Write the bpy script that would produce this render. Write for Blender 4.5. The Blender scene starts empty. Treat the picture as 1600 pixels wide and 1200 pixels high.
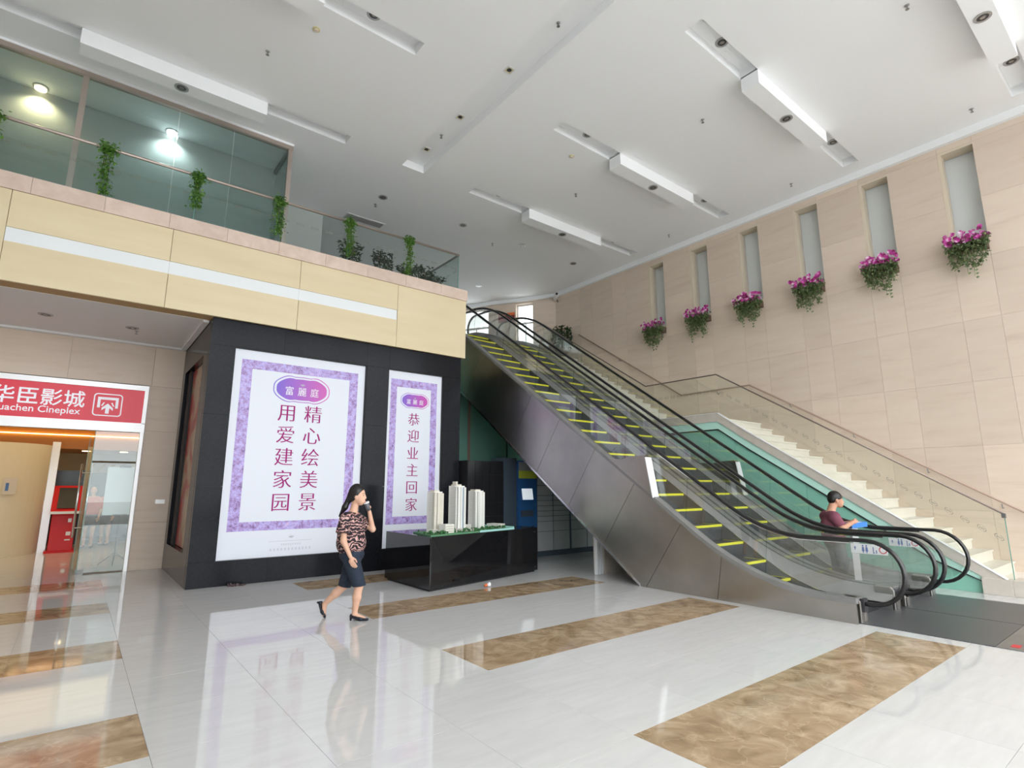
import bpy, bmesh, math, random
import numpy as np
from mathutils import Vector, Matrix

random.seed(7)
rng = np.random.default_rng(7)
SC = bpy.context.scene
COL = SC.collection

# ------------------------------------------------------------------ camera, sky, exposure
# world axes: X runs along the balcony front, Y along the right-hand wall, Z up; metres
cam_d = bpy.data.cameras.new('camera')
cam_d.lens = 852.0 / 1600.0 * 36.0
cam_d.sensor_width = 36.0
cam_d.clip_end = 300
cam = bpy.data.objects.new('camera', cam_d)
COL.objects.link(cam)
_f = 852.0
_dx = Vector((1900 - 800, 160, _f)).normalized()
_dy = Vector((117 - 800, 160, _f)); _dy = (_dy - _dx * _dx.dot(_dy)).normalized()
_dz = _dx.cross(_dy)
if _dz.y > 0: _dz = -_dz
_r = Vector((_dx.x, _dy.x, _dz.x)); _d = Vector((_dx.y, _dy.y, _dz.y)); _w = Vector((_dx.z, _dy.z, _dz.z))
cam.matrix_world = Matrix(((_r.x, -_d.x, -_w.x, 0), (_r.y, -_d.y, -_w.y, 0), (_r.z, -_d.z, -_w.z, 1.6), (0, 0, 0, 1)))
SC.camera = cam

world = bpy.data.worlds.new('overcast_sky'); SC.world = world
world.use_nodes = True
_bg = world.node_tree.nodes['Background']
_bg.inputs['Color'].default_value = (0.93, 0.97, 1.0, 1)
_bg.inputs['Strength'].default_value = 3.45

SC.view_settings.view_transform = 'Standard'
SC.view_settings.look = 'None'
SC.view_settings.gamma = 1.0
SC.view_settings.use_curve_mapping = False
SC.view_settings.exposure = 0.58
SC.cycles.transparent_max_bounces = 40
SC.cycles.max_bounces = 10
SC.cycles.diffuse_bounces = 5

# ------------------------------------------------------------------ materials
MATS = {}
def nodes_of(m):
    return m.node_tree.nodes, m.node_tree.links
def mat(name, col, rough=0.5, metal=0.0, spec=0.5, emit=0.0, ecol=None, coat=0.0):
    m = bpy.data.materials.new(name); m.use_nodes = True
    b = m.node_tree.nodes['Principled BSDF']
    b.inputs['Base Color'].default_value = (*col, 1)
    b.inputs['Roughness'].default_value = rough
    b.inputs['Metallic'].default_value = metal
    b.inputs['Specular IOR Level'].default_value = spec
    b.inputs['Coat Weight'].default_value = coat
    b.inputs['Coat Roughness'].default_value = 0.03
    if emit:
        b.inputs['Emission Color'].default_value = (*(ecol or col), 1)
        b.inputs['Emission Strength'].default_value = emit
    MATS[name] = m
    return m
def ramp(n, stops):
    r = n.new('ShaderNodeValToRGB')
    el = r.color_ramp.elements
    while len(el) > 1: el.remove(el[-1])
    el[0].position = stops[0][0]; el[0].color = (*stops[0][1], 1)
    for p, c in stops[1:]:
        e = el.new(p); e.color = (*c, 1)
    return r
def noise_mat(name, stops, scale=5.0, stretch=(1, 1, 1), rot=(0, 0, 0), detail=5.0, distort=0.0, rough=0.5, metal=0.0,
              spec=0.5, coat=0.0, bump=0.0, vary=0.0, emit=0.0, noise_rough=0.55, coord='pos', rough_var=0.0):
    """procedural base colour: noise in world space -> colour ramp, with a small random change per piece"""
    m = mat(name, stops[0][1], rough, metal, spec, coat=coat)
    n, l = nodes_of(m); b = n['Principled BSDF']
    if coord == 'pos':
        g = n.new('ShaderNodeNewGeometry'); src = g.outputs['Position']
    else:
        g = n.new('ShaderNodeTexCoord'); src = g.outputs['Object']
    mp = n.new('ShaderNodeMapping'); mp.inputs['Scale'].default_value = stretch; mp.inputs['Rotation'].default_value = rot
    l.new(src, mp.inputs['Vector'])
    vec = mp.outputs['Vector']
    oi = n.new('ShaderNodeObjectInfo')
    if vary:
        ad = n.new('ShaderNodeVectorMath'); ad.operation = 'ADD'
        sc = n.new('ShaderNodeVectorMath'); sc.operation = 'SCALE'; sc.inputs[0].default_value = (37, 11, 23)
        l.new(oi.outputs['Random'], sc.inputs['Scale']); l.new(vec, ad.inputs[0]); l.new(sc.outputs[0], ad.inputs[1]); vec = ad.outputs[0]
    t = n.new('ShaderNodeTexNoise'); t.inputs['Scale'].default_value = scale; t.inputs['Detail'].default_value = detail
    t.inputs['Distortion'].default_value = distort; t.inputs['Roughness'].default_value = noise_rough
    l.new(vec, t.inputs['Vector'])
    r = ramp(n, stops); l.new(t.outputs['Fac'], r.inputs['Fac'])
    out = r.outputs['Color']
    if vary:
        hs = n.new('ShaderNodeHueSaturation')
        mr = n.new('ShaderNodeMapRange'); mr.inputs['To Min'].default_value = 1 - vary; mr.inputs['To Max'].default_value = 1 + vary
        l.new(oi.outputs['Random'], mr.inputs['Value']); l.new(mr.outputs[0], hs.inputs['Value']); l.new(out, hs.inputs['Color']); out = hs.outputs['Color']
    l.new(out, b.inputs['Base Color'])
    if emit:
        l.new(out, b.inputs['Emission Color']); b.inputs['Emission Strength'].default_value = emit
    if bump:
        bp = n.new('ShaderNodeBump'); bp.inputs['Strength'].default_value = bump; bp.inputs['Distance'].default_value = 0.01
        l.new(t.outputs['Fac'], bp.inputs['Height']); l.new(bp.outputs[0], b.inputs['Normal'])
    if rough_var:
        mr2 = n.new('ShaderNodeMapRange'); mr2.inputs['To Min'].default_value = rough - rough_var; mr2.inputs['To Max'].default_value = rough + rough_var
        l.new(t.outputs['Fac'], mr2.inputs['Value']); l.new(mr2.outputs[0], b.inputs['Roughness'])
    return m
def glass_mat(name, tint, refl=1.0, base=0.04, ior=1.45):
    """thin clear pane: tinted see-through plus a Fresnel reflection"""
    m = bpy.data.materials.new(name); m.use_nodes = True
    n, l = nodes_of(m); n.remove(n['Principled BSDF'])
    out = n['Material Output']
    tr = n.new('ShaderNodeBsdfTransparent'); tr.inputs['Color'].default_value = (*tint, 1)
    gl = n.new('ShaderNodeBsdfGlossy'); gl.inputs['Roughness'].default_value = 0.0; gl.inputs['Color'].default_value = (0.95, 0.98, 0.97, 1)
    lw = n.new('ShaderNodeLayerWeight'); lw.inputs['Blend'].default_value = 0.5        # 'Facing' = 1 - |cos|, alike on both faces
    pw = n.new('ShaderNodeMath'); pw.operation = 'POWER'; pw.inputs[1].default_value = 5.0; l.new(lw.outputs['Facing'], pw.inputs[0])
    ma = n.new('ShaderNodeMath'); ma.operation = 'MULTIPLY_ADD'; ma.inputs[1].default_value = 1 - base; ma.inputs[2].default_value = base; l.new(pw.outputs[0], ma.inputs[0])
    mu = n.new('ShaderNodeMath'); mu.operation = 'MULTIPLY'; mu.inputs[1].default_value = refl; mu.use_clamp = True
    l.new(ma.outputs[0], mu.inputs[0])
    mx = n.new('ShaderNodeMixShader'); l.new(mu.outputs[0], mx.inputs[0]); l.new(tr.outputs[0], mx.inputs[1]); l.new(gl.outputs[0], mx.inputs[2])
    l.new(mx.outputs[0], out.inputs['Surface'])
    MATS[name] = m
    return m

mat('white_paint', (0.80, 0.80, 0.79), 0.85, spec=0.2)
mat('ceiling_paint', (0.86, 0.875, 0.885), 0.9, spec=0.1)
mat('wall_joint', (0.50, 0.43, 0.35), 0.7)
mat('grout', (0.36, 0.33, 0.30), 0.6)
noise_mat('floor_white', [(0.3, (0.635, 0.63, 0.62)), (0.7, (0.69, 0.685, 0.675))], scale=2.0, stretch=(1.2, 7, 1), rough=0.045, spec=0.42, vary=0.012, detail=4)
# brown marble with light veins
m = noise_mat('floor_brown', [(0.28, (0.27, 0.18, 0.10)), (0.5, (0.43, 0.305, 0.185)), (0.70, (0.58, 0.44, 0.29))], scale=3.4, stretch=(1, 1, 1), distort=1.2, rough=0.06, spec=0.42, vary=0.08)
n_, l_ = nodes_of(m)
_vo = n_.new('ShaderNodeTexVoronoi'); _vo.feature = 'DISTANCE_TO_EDGE'; _vo.inputs['Scale'].default_value = 4.6
_no = n_.new('ShaderNodeTexNoise'); _no.inputs['Scale'].default_value = 2.2; _no.inputs['Detail'].default_value = 4
_g = n_.new('ShaderNodeNewGeometry'); _mx = n_.new('ShaderNodeMix'); _mx.data_type = 'VECTOR'; _mx.inputs[0].default_value = 0.62
l_.new(_g.outputs['Position'], _no.inputs['Vector']); l_.new(_g.outputs['Position'], _mx.inputs[4]); l_.new(_no.outputs['Color'], _mx.inputs[5]); l_.new(_mx.outputs[1], _vo.inputs['Vector'])
_rp = ramp(n_, [(0.0, (0.30, 0.30, 0.30)), (0.03, (0.0, 0.0, 0.0))]); l_.new(_vo.outputs['Distance'], _rp.inputs['Fac'])
_mc = n_.new('ShaderNodeMix'); _mc.data_type = 'RGBA'; _mc.inputs[7].default_value = (0.72, 0.56, 0.38, 1)
_b = n_['Principled BSDF']; _src = _b.inputs['Base Color'].links[0].from_socket
l_.new(_rp.outputs['Color'], _mc.inputs[0]); l_.new(_src, _mc.inputs[6]); l_.new(_mc.outputs[2], _b.inputs['Base Color'])

TR = [(0.25, (0.62, 0.50, 0.40)), (0.42, (0.68, 0.56, 0.455)), (0.75, (0.71, 0.60, 0.495))]
noise_mat('travertine', TR, scale=0.9, stretch=(1, 1.0, 8), rot=(math.radians(-10), 0, 0), rough=0.42, vary=0.06, detail=6, spec=0.35)
noise_mat('travertine_front', TR, scale=1.3, stretch=(1.0, 1, 8), rot=(0, math.radians(4), 0), rough=0.42, vary=0.03, detail=6, spec=0.35)
mat('cream_reveal', (0.66, 0.57, 0.44), 0.5)
noise_mat('fascia_panel', [(0.3, (0.70, 0.585, 0.37)), (0.7, (0.745, 0.635, 0.42))], scale=1.5, stretch=(0.5, 1, 3), rough=0.55, vary=0.02)
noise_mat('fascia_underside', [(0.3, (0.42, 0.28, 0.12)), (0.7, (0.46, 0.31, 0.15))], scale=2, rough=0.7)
noise_mat('pink_marble', [(0.3, (0.62, 0.47, 0.38)), (0.7, (0.72, 0.58, 0.49))], scale=4, rough=0.35, vary=0.05, distort=1.0)
noise_mat('black_granite', [(0.3, (0.010, 0.011, 0.014)), (0.62, (0.018, 0.019, 0.023)), (0.78, (0.07, 0.07, 0.075))], scale=28, detail=8, rough=0.14, spec=0.10, noise_rough=0.75, rough_var=0.05)
noise_mat('black_gloss', [(0.3, (0.006, 0.006, 0.007)), (0.8, (0.012, 0.012, 0.013))], scale=3, rough=0.03, spec=0.45)
noise_mat('steel', [(0.3, (0.40, 0.385, 0.355)), (0.7, (0.50, 0.485, 0.45))], scale=1.6, stretch=(1, 1, 1), rough=0.30, metal=1.0, detail=3, rough_var=0.06)
noise_mat('steel_dark', [(0.3, (0.26, 0.265, 0.265)), (0.7, (0.34, 0.345, 0.345))], scale=4, rough=0.38, metal=0.8)
noise_mat('deck_grey', [(0.3, (0.25, 0.25, 0.245)), (0.7, (0.31, 0.31, 0.305))], scale=3, rough=0.4, metal=0.25)
mat('upper_wall', (0.50, 0.50, 0.48), 0.7)
mat('steel_charcoal', (0.12, 0.12, 0.115), 0.3, metal=0.8)  # darkest steel tone, for the far guard and door patches
mat('steel_bright', (0.75, 0.75, 0.76), 0.18, metal=1.0)
mat('mirror_steel', (0.9, 0.9, 0.9), 0.08, metal=1.0)
mat('alu_white', (0.82, 0.82, 0.82), 0.35, metal=0.3)
mat('frame_champagne', (0.50, 0.42, 0.37), 0.35, metal=0.7)
mat('handrail_rubber', (0.012, 0.012, 0.013), 0.28, spec=0.6)
mat('black_matte', (0.015, 0.015, 0.017), 0.6)
mat('dark_inlet', (0.03, 0.03, 0.035), 0.5)
noise_mat('step_metal', [(0.3, (0.040, 0.045, 0.050)), (0.7, (0.075, 0.082, 0.088))], scale=3, stretch=(160, 1, 1), rough=0.45, metal=0.5, bump=0.5)
mat('yellow_paint', (0.72, 0.72, 0.02), 0.5)
noise_mat('floor_plate', [(0.35, (0.10, 0.105, 0.115)), (0.65, (0.17, 0.178, 0.19))], scale=1.0, stretch=(90, 90, 1), rough=0.33, metal=0.6, bump=0.4)
mat('banner_red', (0.20, 0.015, 0.02), 0.6)
mat('red_mark', (0.6, 0.03, 0.04), 0.5)
glass_mat('glass_clear', (0.965, 0.98, 0.972), refl=0.8)
glass_mat('glass_escalator', (0.97, 0.976, 0.973), refl=2.3)
glass_mat('glass_stair', (0.94, 0.96, 0.935), refl=0.8)
glass_mat('glass_balustrade', (0.90, 0.94, 0.935), refl=0.7)
glass_mat('glass_partition', (0.74, 0.80, 0.795), refl=1.1)
glass_mat('glass_rim', (0.70, 0.80, 0.77), refl=0.0)
glass_mat('glass_door', (0.90, 0.955, 0.95), refl=1.3)
mat('glass_edge', (0.16, 0.36, 0.30), 0.2)
noise_mat('green_glass', [(0.3, (0.27, 0.58, 0.46)), (0.7, (0.30, 0.62, 0.50))], scale=1.2, rough=0.05, spec=0.6, vary=0.03)
mat('mint_reflection_paint', (0.60, 0.93, 0.82), 0.3)
mat('pane_pale', (0.70, 0.745, 0.745), 0.06, spec=0.8)
noise_mat('stair_marble', [(0.3, (0.78, 0.74, 0.66)), (0.7, (0.84, 0.80, 0.73))], scale=3, rough=0.3, vary=0.03)
noise_mat('stringer_stone', [(0.3, (0.60, 0.54, 0.47)), (0.7, (0.68, 0.62, 0.55))], scale=6, rough=0.35)
mat('handrail_wood', (0.40, 0.28, 0.22), 0.35)
mat('brass_rail', (0.24, 0.19, 0.165), 0.35, metal=0.7)
mat('lamp_rim', (0.42, 0.42, 0.42), 0.4, metal=0.6)
mat('lamp_dark', (0.04, 0.04, 0.045), 0.35)
mat('lamp_core', (0.35, 0.33, 0.30), 0.2, metal=0.5)
mat('lamp_lit', (1, 1, 1), 0.5, emit=9.0, ecol=(0.9, 0.98, 1.0))
mat('lamp_warm', (1, 0.95, 0.8), 0.5, emit=4.0, ecol=(1.0, 0.80, 0.45))
mat('detector_cream', (0.62, 0.55, 0.33), 0.5)
mat('strip_acrylic', (0.80, 0.83, 0.85), 0.25)
mat('paper_white', (0.85, 0.86, 0.88), 0.5)
mat('lightbox_white', (0.60, 0.625, 0.68), 0.35, spec=0.25, emit=0.13, ecol=(0.86, 0.91, 1.0))
mat('lightbox_red', (0.62, 0.025, 0.05), 0.25, spec=0.3, emit=0.16, ecol=(0.80, 0.04, 0.07))
mat('sign_letter', (0.80, 0.80, 0.84), 0.4, emit=0.2, ecol=(0.8, 0.82, 0.9))
mat('print_grey', (0.45, 0.46, 0.52), 0.5)
mat('decal_dark', (0.20, 0.19, 0.15), 0.6)
mat('decal_blue', (0.06, 0.14, 0.42), 0.5)
mat('orange_wood', (0.70, 0.27, 0.045), 0.35)
mat('cinema_cream', (0.76, 0.66, 0.47), 0.6)
mat('cinema_dark', (0.02, 0.018, 0.018), 0.35)
mat('cinema_slat', (0.55, 0.42, 0.14), 0.5)
mat('kiosk_red', (0.62, 0.012, 0.015), 0.35, spec=0.2)
mat('screen_black', (0.008, 0.008, 0.010), 0.25)
mat('kiosk_blue', (0.025, 0.11, 0.30), 0.35)
mat('kiosk_yellow', (0.52, 0.58, 0.06), 0.5)
mat('kiosk_grey', (0.30, 0.31, 0.32), 0.5)
mat('screen_white', (0.8, 0.85, 0.9), 0.3, emit=0.35, ecol=(0.85, 0.95, 1.0))
noise_mat('locker_grey', [(0.3, (0.40, 0.41, 0.42)), (0.7, (0.46, 0.47, 0.48))], scale=2, rough=0.35, vary=0.04)
mat('locker_frame', (0.055, 0.075, 0.10), 0.5)
mat('locker_black', (0.014, 0.014, 0.016), 0.3)
mat('tower_white', (0.80, 0.79, 0.74), 0.6)
mat('tower_cream', (0.70, 0.66, 0.56), 0.6)
mat('tower_glass', (0.28, 0.36, 0.45), 0.3)
mat('tower_line', (0.33, 0.32, 0.30), 0.6)
mat('model_green', (0.10, 0.26, 0.13), 0.8)
mat('model_acrylic', (0.40, 0.72, 0.66), 0.2)
noise_mat('model_tree', [(0.3, (0.02, 0.09, 0.03)), (0.7, (0.05, 0.17, 0.05))], scale=60, rough=0.9)
noise_mat('leaf_green', [(0.3, (0.03, 0.10, 0.015)), (0.5, (0.09, 0.22, 0.03)), (0.72, (0.20, 0.36, 0.06))], scale=18, rough=0.5, detail=2)
noise_mat('leaf_sage', [(0.3, (0.05, 0.085, 0.03)), (0.5, (0.11, 0.16, 0.06)), (0.72, (0.26, 0.30, 0.13))], scale=16, rough=0.6, detail=2)
noise_mat('leaf_dark', [(0.3, (0.008, 0.022, 0.008)), (0.7, (0.035, 0.07, 0.022))], scale=18, rough=0.4, detail=2)
noise_mat('blossom', [(0.34, (0.22, 0.008, 0.09)), (0.46, (0.48, 0.03, 0.28)), (0.56, (0.66, 0.13, 0.45)), (0.64, (0.80, 0.60, 0.72))], scale=9, rough=0.6, detail=1)
mat('pot_brown', (0.10, 0.06, 0.04), 0.6)
mat('pot_grey', (0.30, 0.30, 0.29), 0.6)
mat('stem_brown', (0.08, 0.05, 0.025), 0.8)
noise_mat('skin', [(0.3, (0.66, 0.38, 0.26)), (0.7, (0.72, 0.44, 0.31))], scale=8, rough=0.5)
noise_mat('skin_tan', [(0.3, (0.52, 0.27, 0.17)), (0.7, (0.58, 0.31, 0.20))], scale=8, rough=0.5)
mat('hair_black', (0.010, 0.008, 0.008), 0.4)
mat('lip', (0.45, 0.12, 0.11), 0.5)
noise_mat('denim', [(0.3, (0.010, 0.018, 0.034)), (0.7, (0.020, 0.032, 0.055))], scale=30, rough=0.85)
mat('shoe_navy', (0.008, 0.010, 0.020), 0.3)
noise_mat('shirt_maroon', [(0.3, (0.17, 0.045, 0.075)), (0.7, (0.24, 0.075, 0.11))], scale=4, rough=0.9)
noise_mat('trouser_grey', [(0.3, (0.055, 0.055, 0.058)), (0.7, (0.085, 0.085, 0.088))], scale=5, rough=0.9)
mat('coral_cloth', (0.72, 0.20, 0.15), 0.8)
mat('box_blue', (0.02, 0.20, 0.62), 0.4)
mat('cup_grey', (0.12, 0.12, 0.14), 0.4)
mat('orange_plastic', (0.75, 0.16, 0.04), 0.5)
noise_mat('rag', [(0.3, (0.05, 0.03, 0.035)), (0.7, (0.20, 0.14, 0.13))], scale=30, rough=0.9)
mat('concrete', (0.62, 0.62, 0.61), 0.8)

# blouse: dark cloth with pink-beige swirls
m = mat('blouse_print', (0.03, 0.02, 0.03), 0.85)
n_, l_ = nodes_of(m)
_g = n_.new('ShaderNodeTexCoord')
_no = n_.new('ShaderNodeTexNoise'); _no.inputs['Scale'].default_value = 9; _no.inputs['Detail'].default_value = 1
_ad = n_.new('ShaderNodeMix'); _ad.data_type = 'VECTOR'; _ad.inputs[0].default_value = 0.13
l_.new(_g.outputs['Object'], _no.inputs['Vector']); l_.new(_g.outputs['Object'], _ad.inputs[4]); l_.new(_no.outputs['Color'], _ad.inputs[5])
_wv = n_.new('ShaderNodeTexWave'); _wv.bands_direction = 'Z'; _wv.inputs['Scale'].default_value = 8.5; _wv.inputs['Distortion'].default_value = 5.0
_wv.inputs['Detail'].default_value = 1.0; _wv.inputs['Detail Scale'].default_value = 4.0
l_.new(_ad.outputs[1], _wv.inputs['Vector'])
_rp = ramp(n_, [(0.0, (0.012, 0.009, 0.014)), (0.66, (0.020, 0.012, 0.02)), (0.82, (0.34, 0.14, 0.13)), (1.0, (0.66, 0.44, 0.40))])
l_.new(_wv.outputs['Fac'], _rp.inputs['Fac']); l_.new(_rp.outputs['Color'], n_['Principled BSDF'].inputs['Base Color'])

# printed colours of the posters (flat print on back-lit sheets)
noise_mat('poster_border', [(0.38, (0.10, 0.05, 0.16)), (0.45, (0.28, 0.18, 0.44)), (0.50, (0.42, 0.27, 0.54)), (0.55, (0.36, 0.40, 0.80)), (0.61, (0.70, 0.40, 0.52))],
          scale=14, detail=10, noise_rough=0.85, rough=0.4, emit=0.10)
def gradient_mat(name, c0, c1, x0, x1, emit=0.12):
    m = mat(name, c0, 0.4)
    n, l = nodes_of(m); b = n['Principled BSDF']
    g = n.new('ShaderNodeNewGeometry'); s = n.new('ShaderNodeSeparateXYZ'); l.new(g.outputs['Position'], s.inputs[0])
    mr = n.new('ShaderNodeMapRange'); mr.inputs['From Min'].default_value = x0; mr.inputs['From Max'].default_value = x1
    l.new(s.outputs['X'], mr.inputs['Value'])
    r = ramp(n, [(0, c0), (1, c1)]); l.new(mr.outputs[0], r.inputs['Fac']); l.new(r.outputs['Color'], b.inputs['Base Color'])
    l.new(r.outputs['Color'], b.inputs['Emission Color']); b.inputs['Emission Strength'].default_value = emit
    return m
gradient_mat('badge_wide', (0.14, 0.08, 0.52), (0.52, 0.07, 0.36), 2.67, 3.63)
gradient_mat('badge_narrow', (0.16, 0.08, 0.50), (0.50, 0.05, 0.34), 5.2, 5.82)
mat('poster_ink', (0.34, 0.015, 0.17), 0.6, spec=0.2, emit=0.06)
noise_mat('old_poster', [(0.30, (0.30, 0.02, 0.02)), (0.48, (0.42, 0.05, 0.04)), (0.56, (0.45, 0.33, 0.20)), (0.70, (0.50, 0.42, 0.34))], scale=1.6, detail=8, distort=0.8, rough=0.3)

# ------------------------------------------------------------------ mesh helpers
class MB:
    def __init__(s): s.v = []; s.f = []
    def add(s, vs, fs):
        k = len(s.v); s.v += [tuple(map(float, q)) for q in vs]; s.f += [tuple(i + k for i in f) for f in fs]; return s
    def box(s, x0, x1, y0, y1, z0, z1):
        return s.add([(x0, y0, z0), (x1, y0, z0), (x1, y1, z0), (x0, y1, z0), (x0, y0, z1), (x1, y0, z1), (x1, y1, z1), (x0, y1, z1)],
                     [(0, 3, 2, 1), (4, 5, 6, 7), (0, 1, 5, 4), (1, 2, 6, 5), (2, 3, 7, 6), (3, 0, 4, 7)])
    def prism(s, poly, a, b, axis='x'):
        """poly of 2-D points extruded along an axis from a to b: axis x -> points are (y,z); y -> (x,z); z -> (x,y)"""
        n = len(poly)
        put = {'x': lambda p, t: (t, p[0], p[1]), 'y': lambda p, t: (p[0], t, p[1]), 'z': lambda p, t: (p[0], p[1], t)}[axis]
        vs = [put(p, a) for p in poly] + [put(p, b) for p in poly]
        fs = [tuple(range(n - 1, -1, -1)), tuple(range(n, 2 * n))] + [(i, (i + 1) % n, n + (i + 1) % n, n + i) for i in range(n)]
        return s.add(vs, fs)
    def ribbon(s, lo, hi, x0, x1):
        """solid between two (y,z) curves with the same count of points, from x0 to x1"""
        n = len(lo)
        vs = [(x0, *p) for p in lo] + [(x1, *p) for p in lo] + [(x0, *p) for p in hi] + [(x1, *p) for p in hi]
        fs = []
        for i in range(n - 1):
            a, b, c, d = i, n + i, 2 * n + i, 3 * n + i
            fs += [(a, a + 1, b + 1, b), (c, d, d + 1, c + 1), (a, c, c + 1, a + 1), (b, b + 1, d + 1, d)]
        fs += [(0, n, 3 * n, 2 * n), (n - 1, 3 * n - 1, 4 * n - 1, 2 * n - 1)]
        return s.add(vs, fs)
    def slant(s, pa, pb, xa, xb, t):
        """plate between curve pa at xa and curve pb at xb, t thick"""
        n = len(pa)
        vs = [(xa, *p) for p in pa] + [(xb, *p) for p in pb] + [(xa, p[0], p[1] - t) for p in pa] + [(xb, p[0], p[1] - t) for p in pb]
        fs = []
        for i in range(n - 1):
            a, b, c, d = i, n + i, 2 * n + i, 3 * n + i
            fs += [(a, a + 1, b + 1, b), (c, d, d + 1, c + 1), (a, c, c + 1, a + 1), (b, b + 1, d + 1, d)]
        fs += [(0, n, 3 * n, 2 * n), (n - 1, 3 * n - 1, 4 * n - 1, 2 * n - 1)]
        return s.add(vs, fs)
    def tube(s, pts, r, n=8, closed=False, flat=1.0, cap=True):
        pts = [Vector(p) for p in pts]; m = len(pts)
        rs = r if isinstance(r, (list, tuple)) else [r] * m
        base = len(s.v); up0 = None
        for i, p in enumerate(pts):
            a = pts[(i - 1) % m] if (closed or i > 0) else p
            b = pts[(i + 1) % m] if (closed or i < m - 1) else p
            t = (b - a)
            t = t.normalized() if t.length > 1e-9 else Vector((0, 0, 1))
            if up0 is None:
                up0 = Vector((1, 0, 0)) if abs(t.x) < 0.9 else Vector((0, 1, 0))
            u = (up0 - t * up0.dot(t)); u = u.normalized(); w = t.cross(u); up0 = u
            for k in range(n):
                an = 2 * math.pi * k / n
                q = p + u * (math.cos(an) * rs[i]) + w * (math.sin(an) * rs[i] * flat)
                s.v.append(tuple(q))
        segs = m if closed else m - 1
        for i in range(segs):
            for k in range(n):
                a = base + i * n + k; b = base + i * n + (k + 1) % n
                c = base + ((i + 1) % m) * n + (k + 1) % n; d = base + ((i + 1) % m) * n + k
                s.f.append((a, b, c, d))
        if not closed and cap:
            s.f.append(tuple(base + k for k in range(n - 1, -1, -1))); s.f.append(tuple(base + (m - 1) * n + k for k in range(n)))
        return s
    def lathe(s, prof, c=(0, 0, 0), n=20):
        """profile of (r,z) turned about a vertical axis at c"""
        base = len(s.v); m = len(prof)
        for (r, z) in prof:
            for k in range(n):
                a = 2 * math.pi * k / n; s.v.append((c[0] + r * math.cos(a), c[1] + r * math.sin(a), c[2] + z))
        for i in range(m - 1):
            for k in range(n):
                s.f.append((base + i * n + k, base + i * n + (k + 1) % n, base + (i + 1) * n + (k + 1) % n, base + (i + 1) * n + k))
        s.f.append(tuple(base + k for k in range(n - 1, -1, -1))); s.f.append(tuple(base + (m - 1) * n + k for k in range(n)))
        return s
    def mesh(s, name, smooth=False):
        me = bpy.data.meshes.new(name); me.from_pydata(s.v, [], s.f); me.update()
        bm = bmesh.new(); bm.from_mesh(me); bmesh.ops.recalc_face_normals(bm, faces=bm.faces); bm.to_mesh(me); bm.free()
        if smooth:
            me.polygons.foreach_set('use_smooth', [True] * len(me.polygons))
        return me

def link(o, parent=None):
    COL.objects.link(o)
    if parent is not None:
        o.parent = parent
        pm = parent.matrix_basis.copy()
        if parent.parent is not None:
            pm = parent.parent.matrix_basis @ parent.matrix_parent_inverse @ pm
        o.matrix_parent_inverse = pm.inverted()
    return o
def obj(name, mb, material, parent=None, smooth=False, bevel=0.0):
    me = mb.mesh(name, smooth) if isinstance(mb, MB) else mb
    if not me.materials: me.materials.append(MATS[material])
    o = bpy.data.objects.new(name, me); link(o, parent)
    if bevel:
        b = o.modifiers.new('bevel', 'BEVEL'); b.width = bevel; b.segments = 2; b.limit_method = 'ANGLE'
    return o
def rim(o, axis=0, m_='glass_rim'):
    me = o.data; me.materials.append(MATS[m_])
    for p in me.polygons:
        if abs(p.normal[axis]) < .9: p.material_index = 1
    return o
def tag(o, label=None, cat=None, group=None, kind=None):
    if label: o['label'] = label
    if cat: o['category'] = cat
    if group: o['group'] = group
    if kind: o['kind'] = kind
    return o
def thing(name, label, cat, loc=(0, 0, 0), rotz=0.0, group=None, kind=None):
    o = bpy.data.objects.new(name, None); o.empty_display_size = 0.1
    o.location = loc; o.rotation_euler = (0, 0, rotz); COL.objects.link(o)
    o.matrix_basis = Matrix.Translation(Vector(loc)) @ Matrix.Rotation(rotz, 4, 'Z')
    return tag(o, label, cat, group, kind)
def struct(name, mb, material, label, cat, parent=None, smooth=False):
    o = obj(name, mb, material, parent, smooth)
    return tag(o, label, cat, None, 'structure')
def copy_tree(root, loc, rotz, label, group=None, scale=None):
    r = root.copy(); COL.objects.link(r)
    r.matrix_basis = Matrix.Translation(Vector(loc)) @ Matrix.Rotation(rotz, 4, 'Z') @ (Matrix.Diagonal((*scale, 1)) if scale else Matrix())
    r['label'] = label
    if group: r['group'] = group
    for ch in root.children:
        c = ch.copy(); COL.objects.link(c); c.parent = r
        for g in ch.children:
            d = g.copy(); COL.objects.link(d); d.parent = c
    return r
def B(*a): return MB().box(*a)

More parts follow.
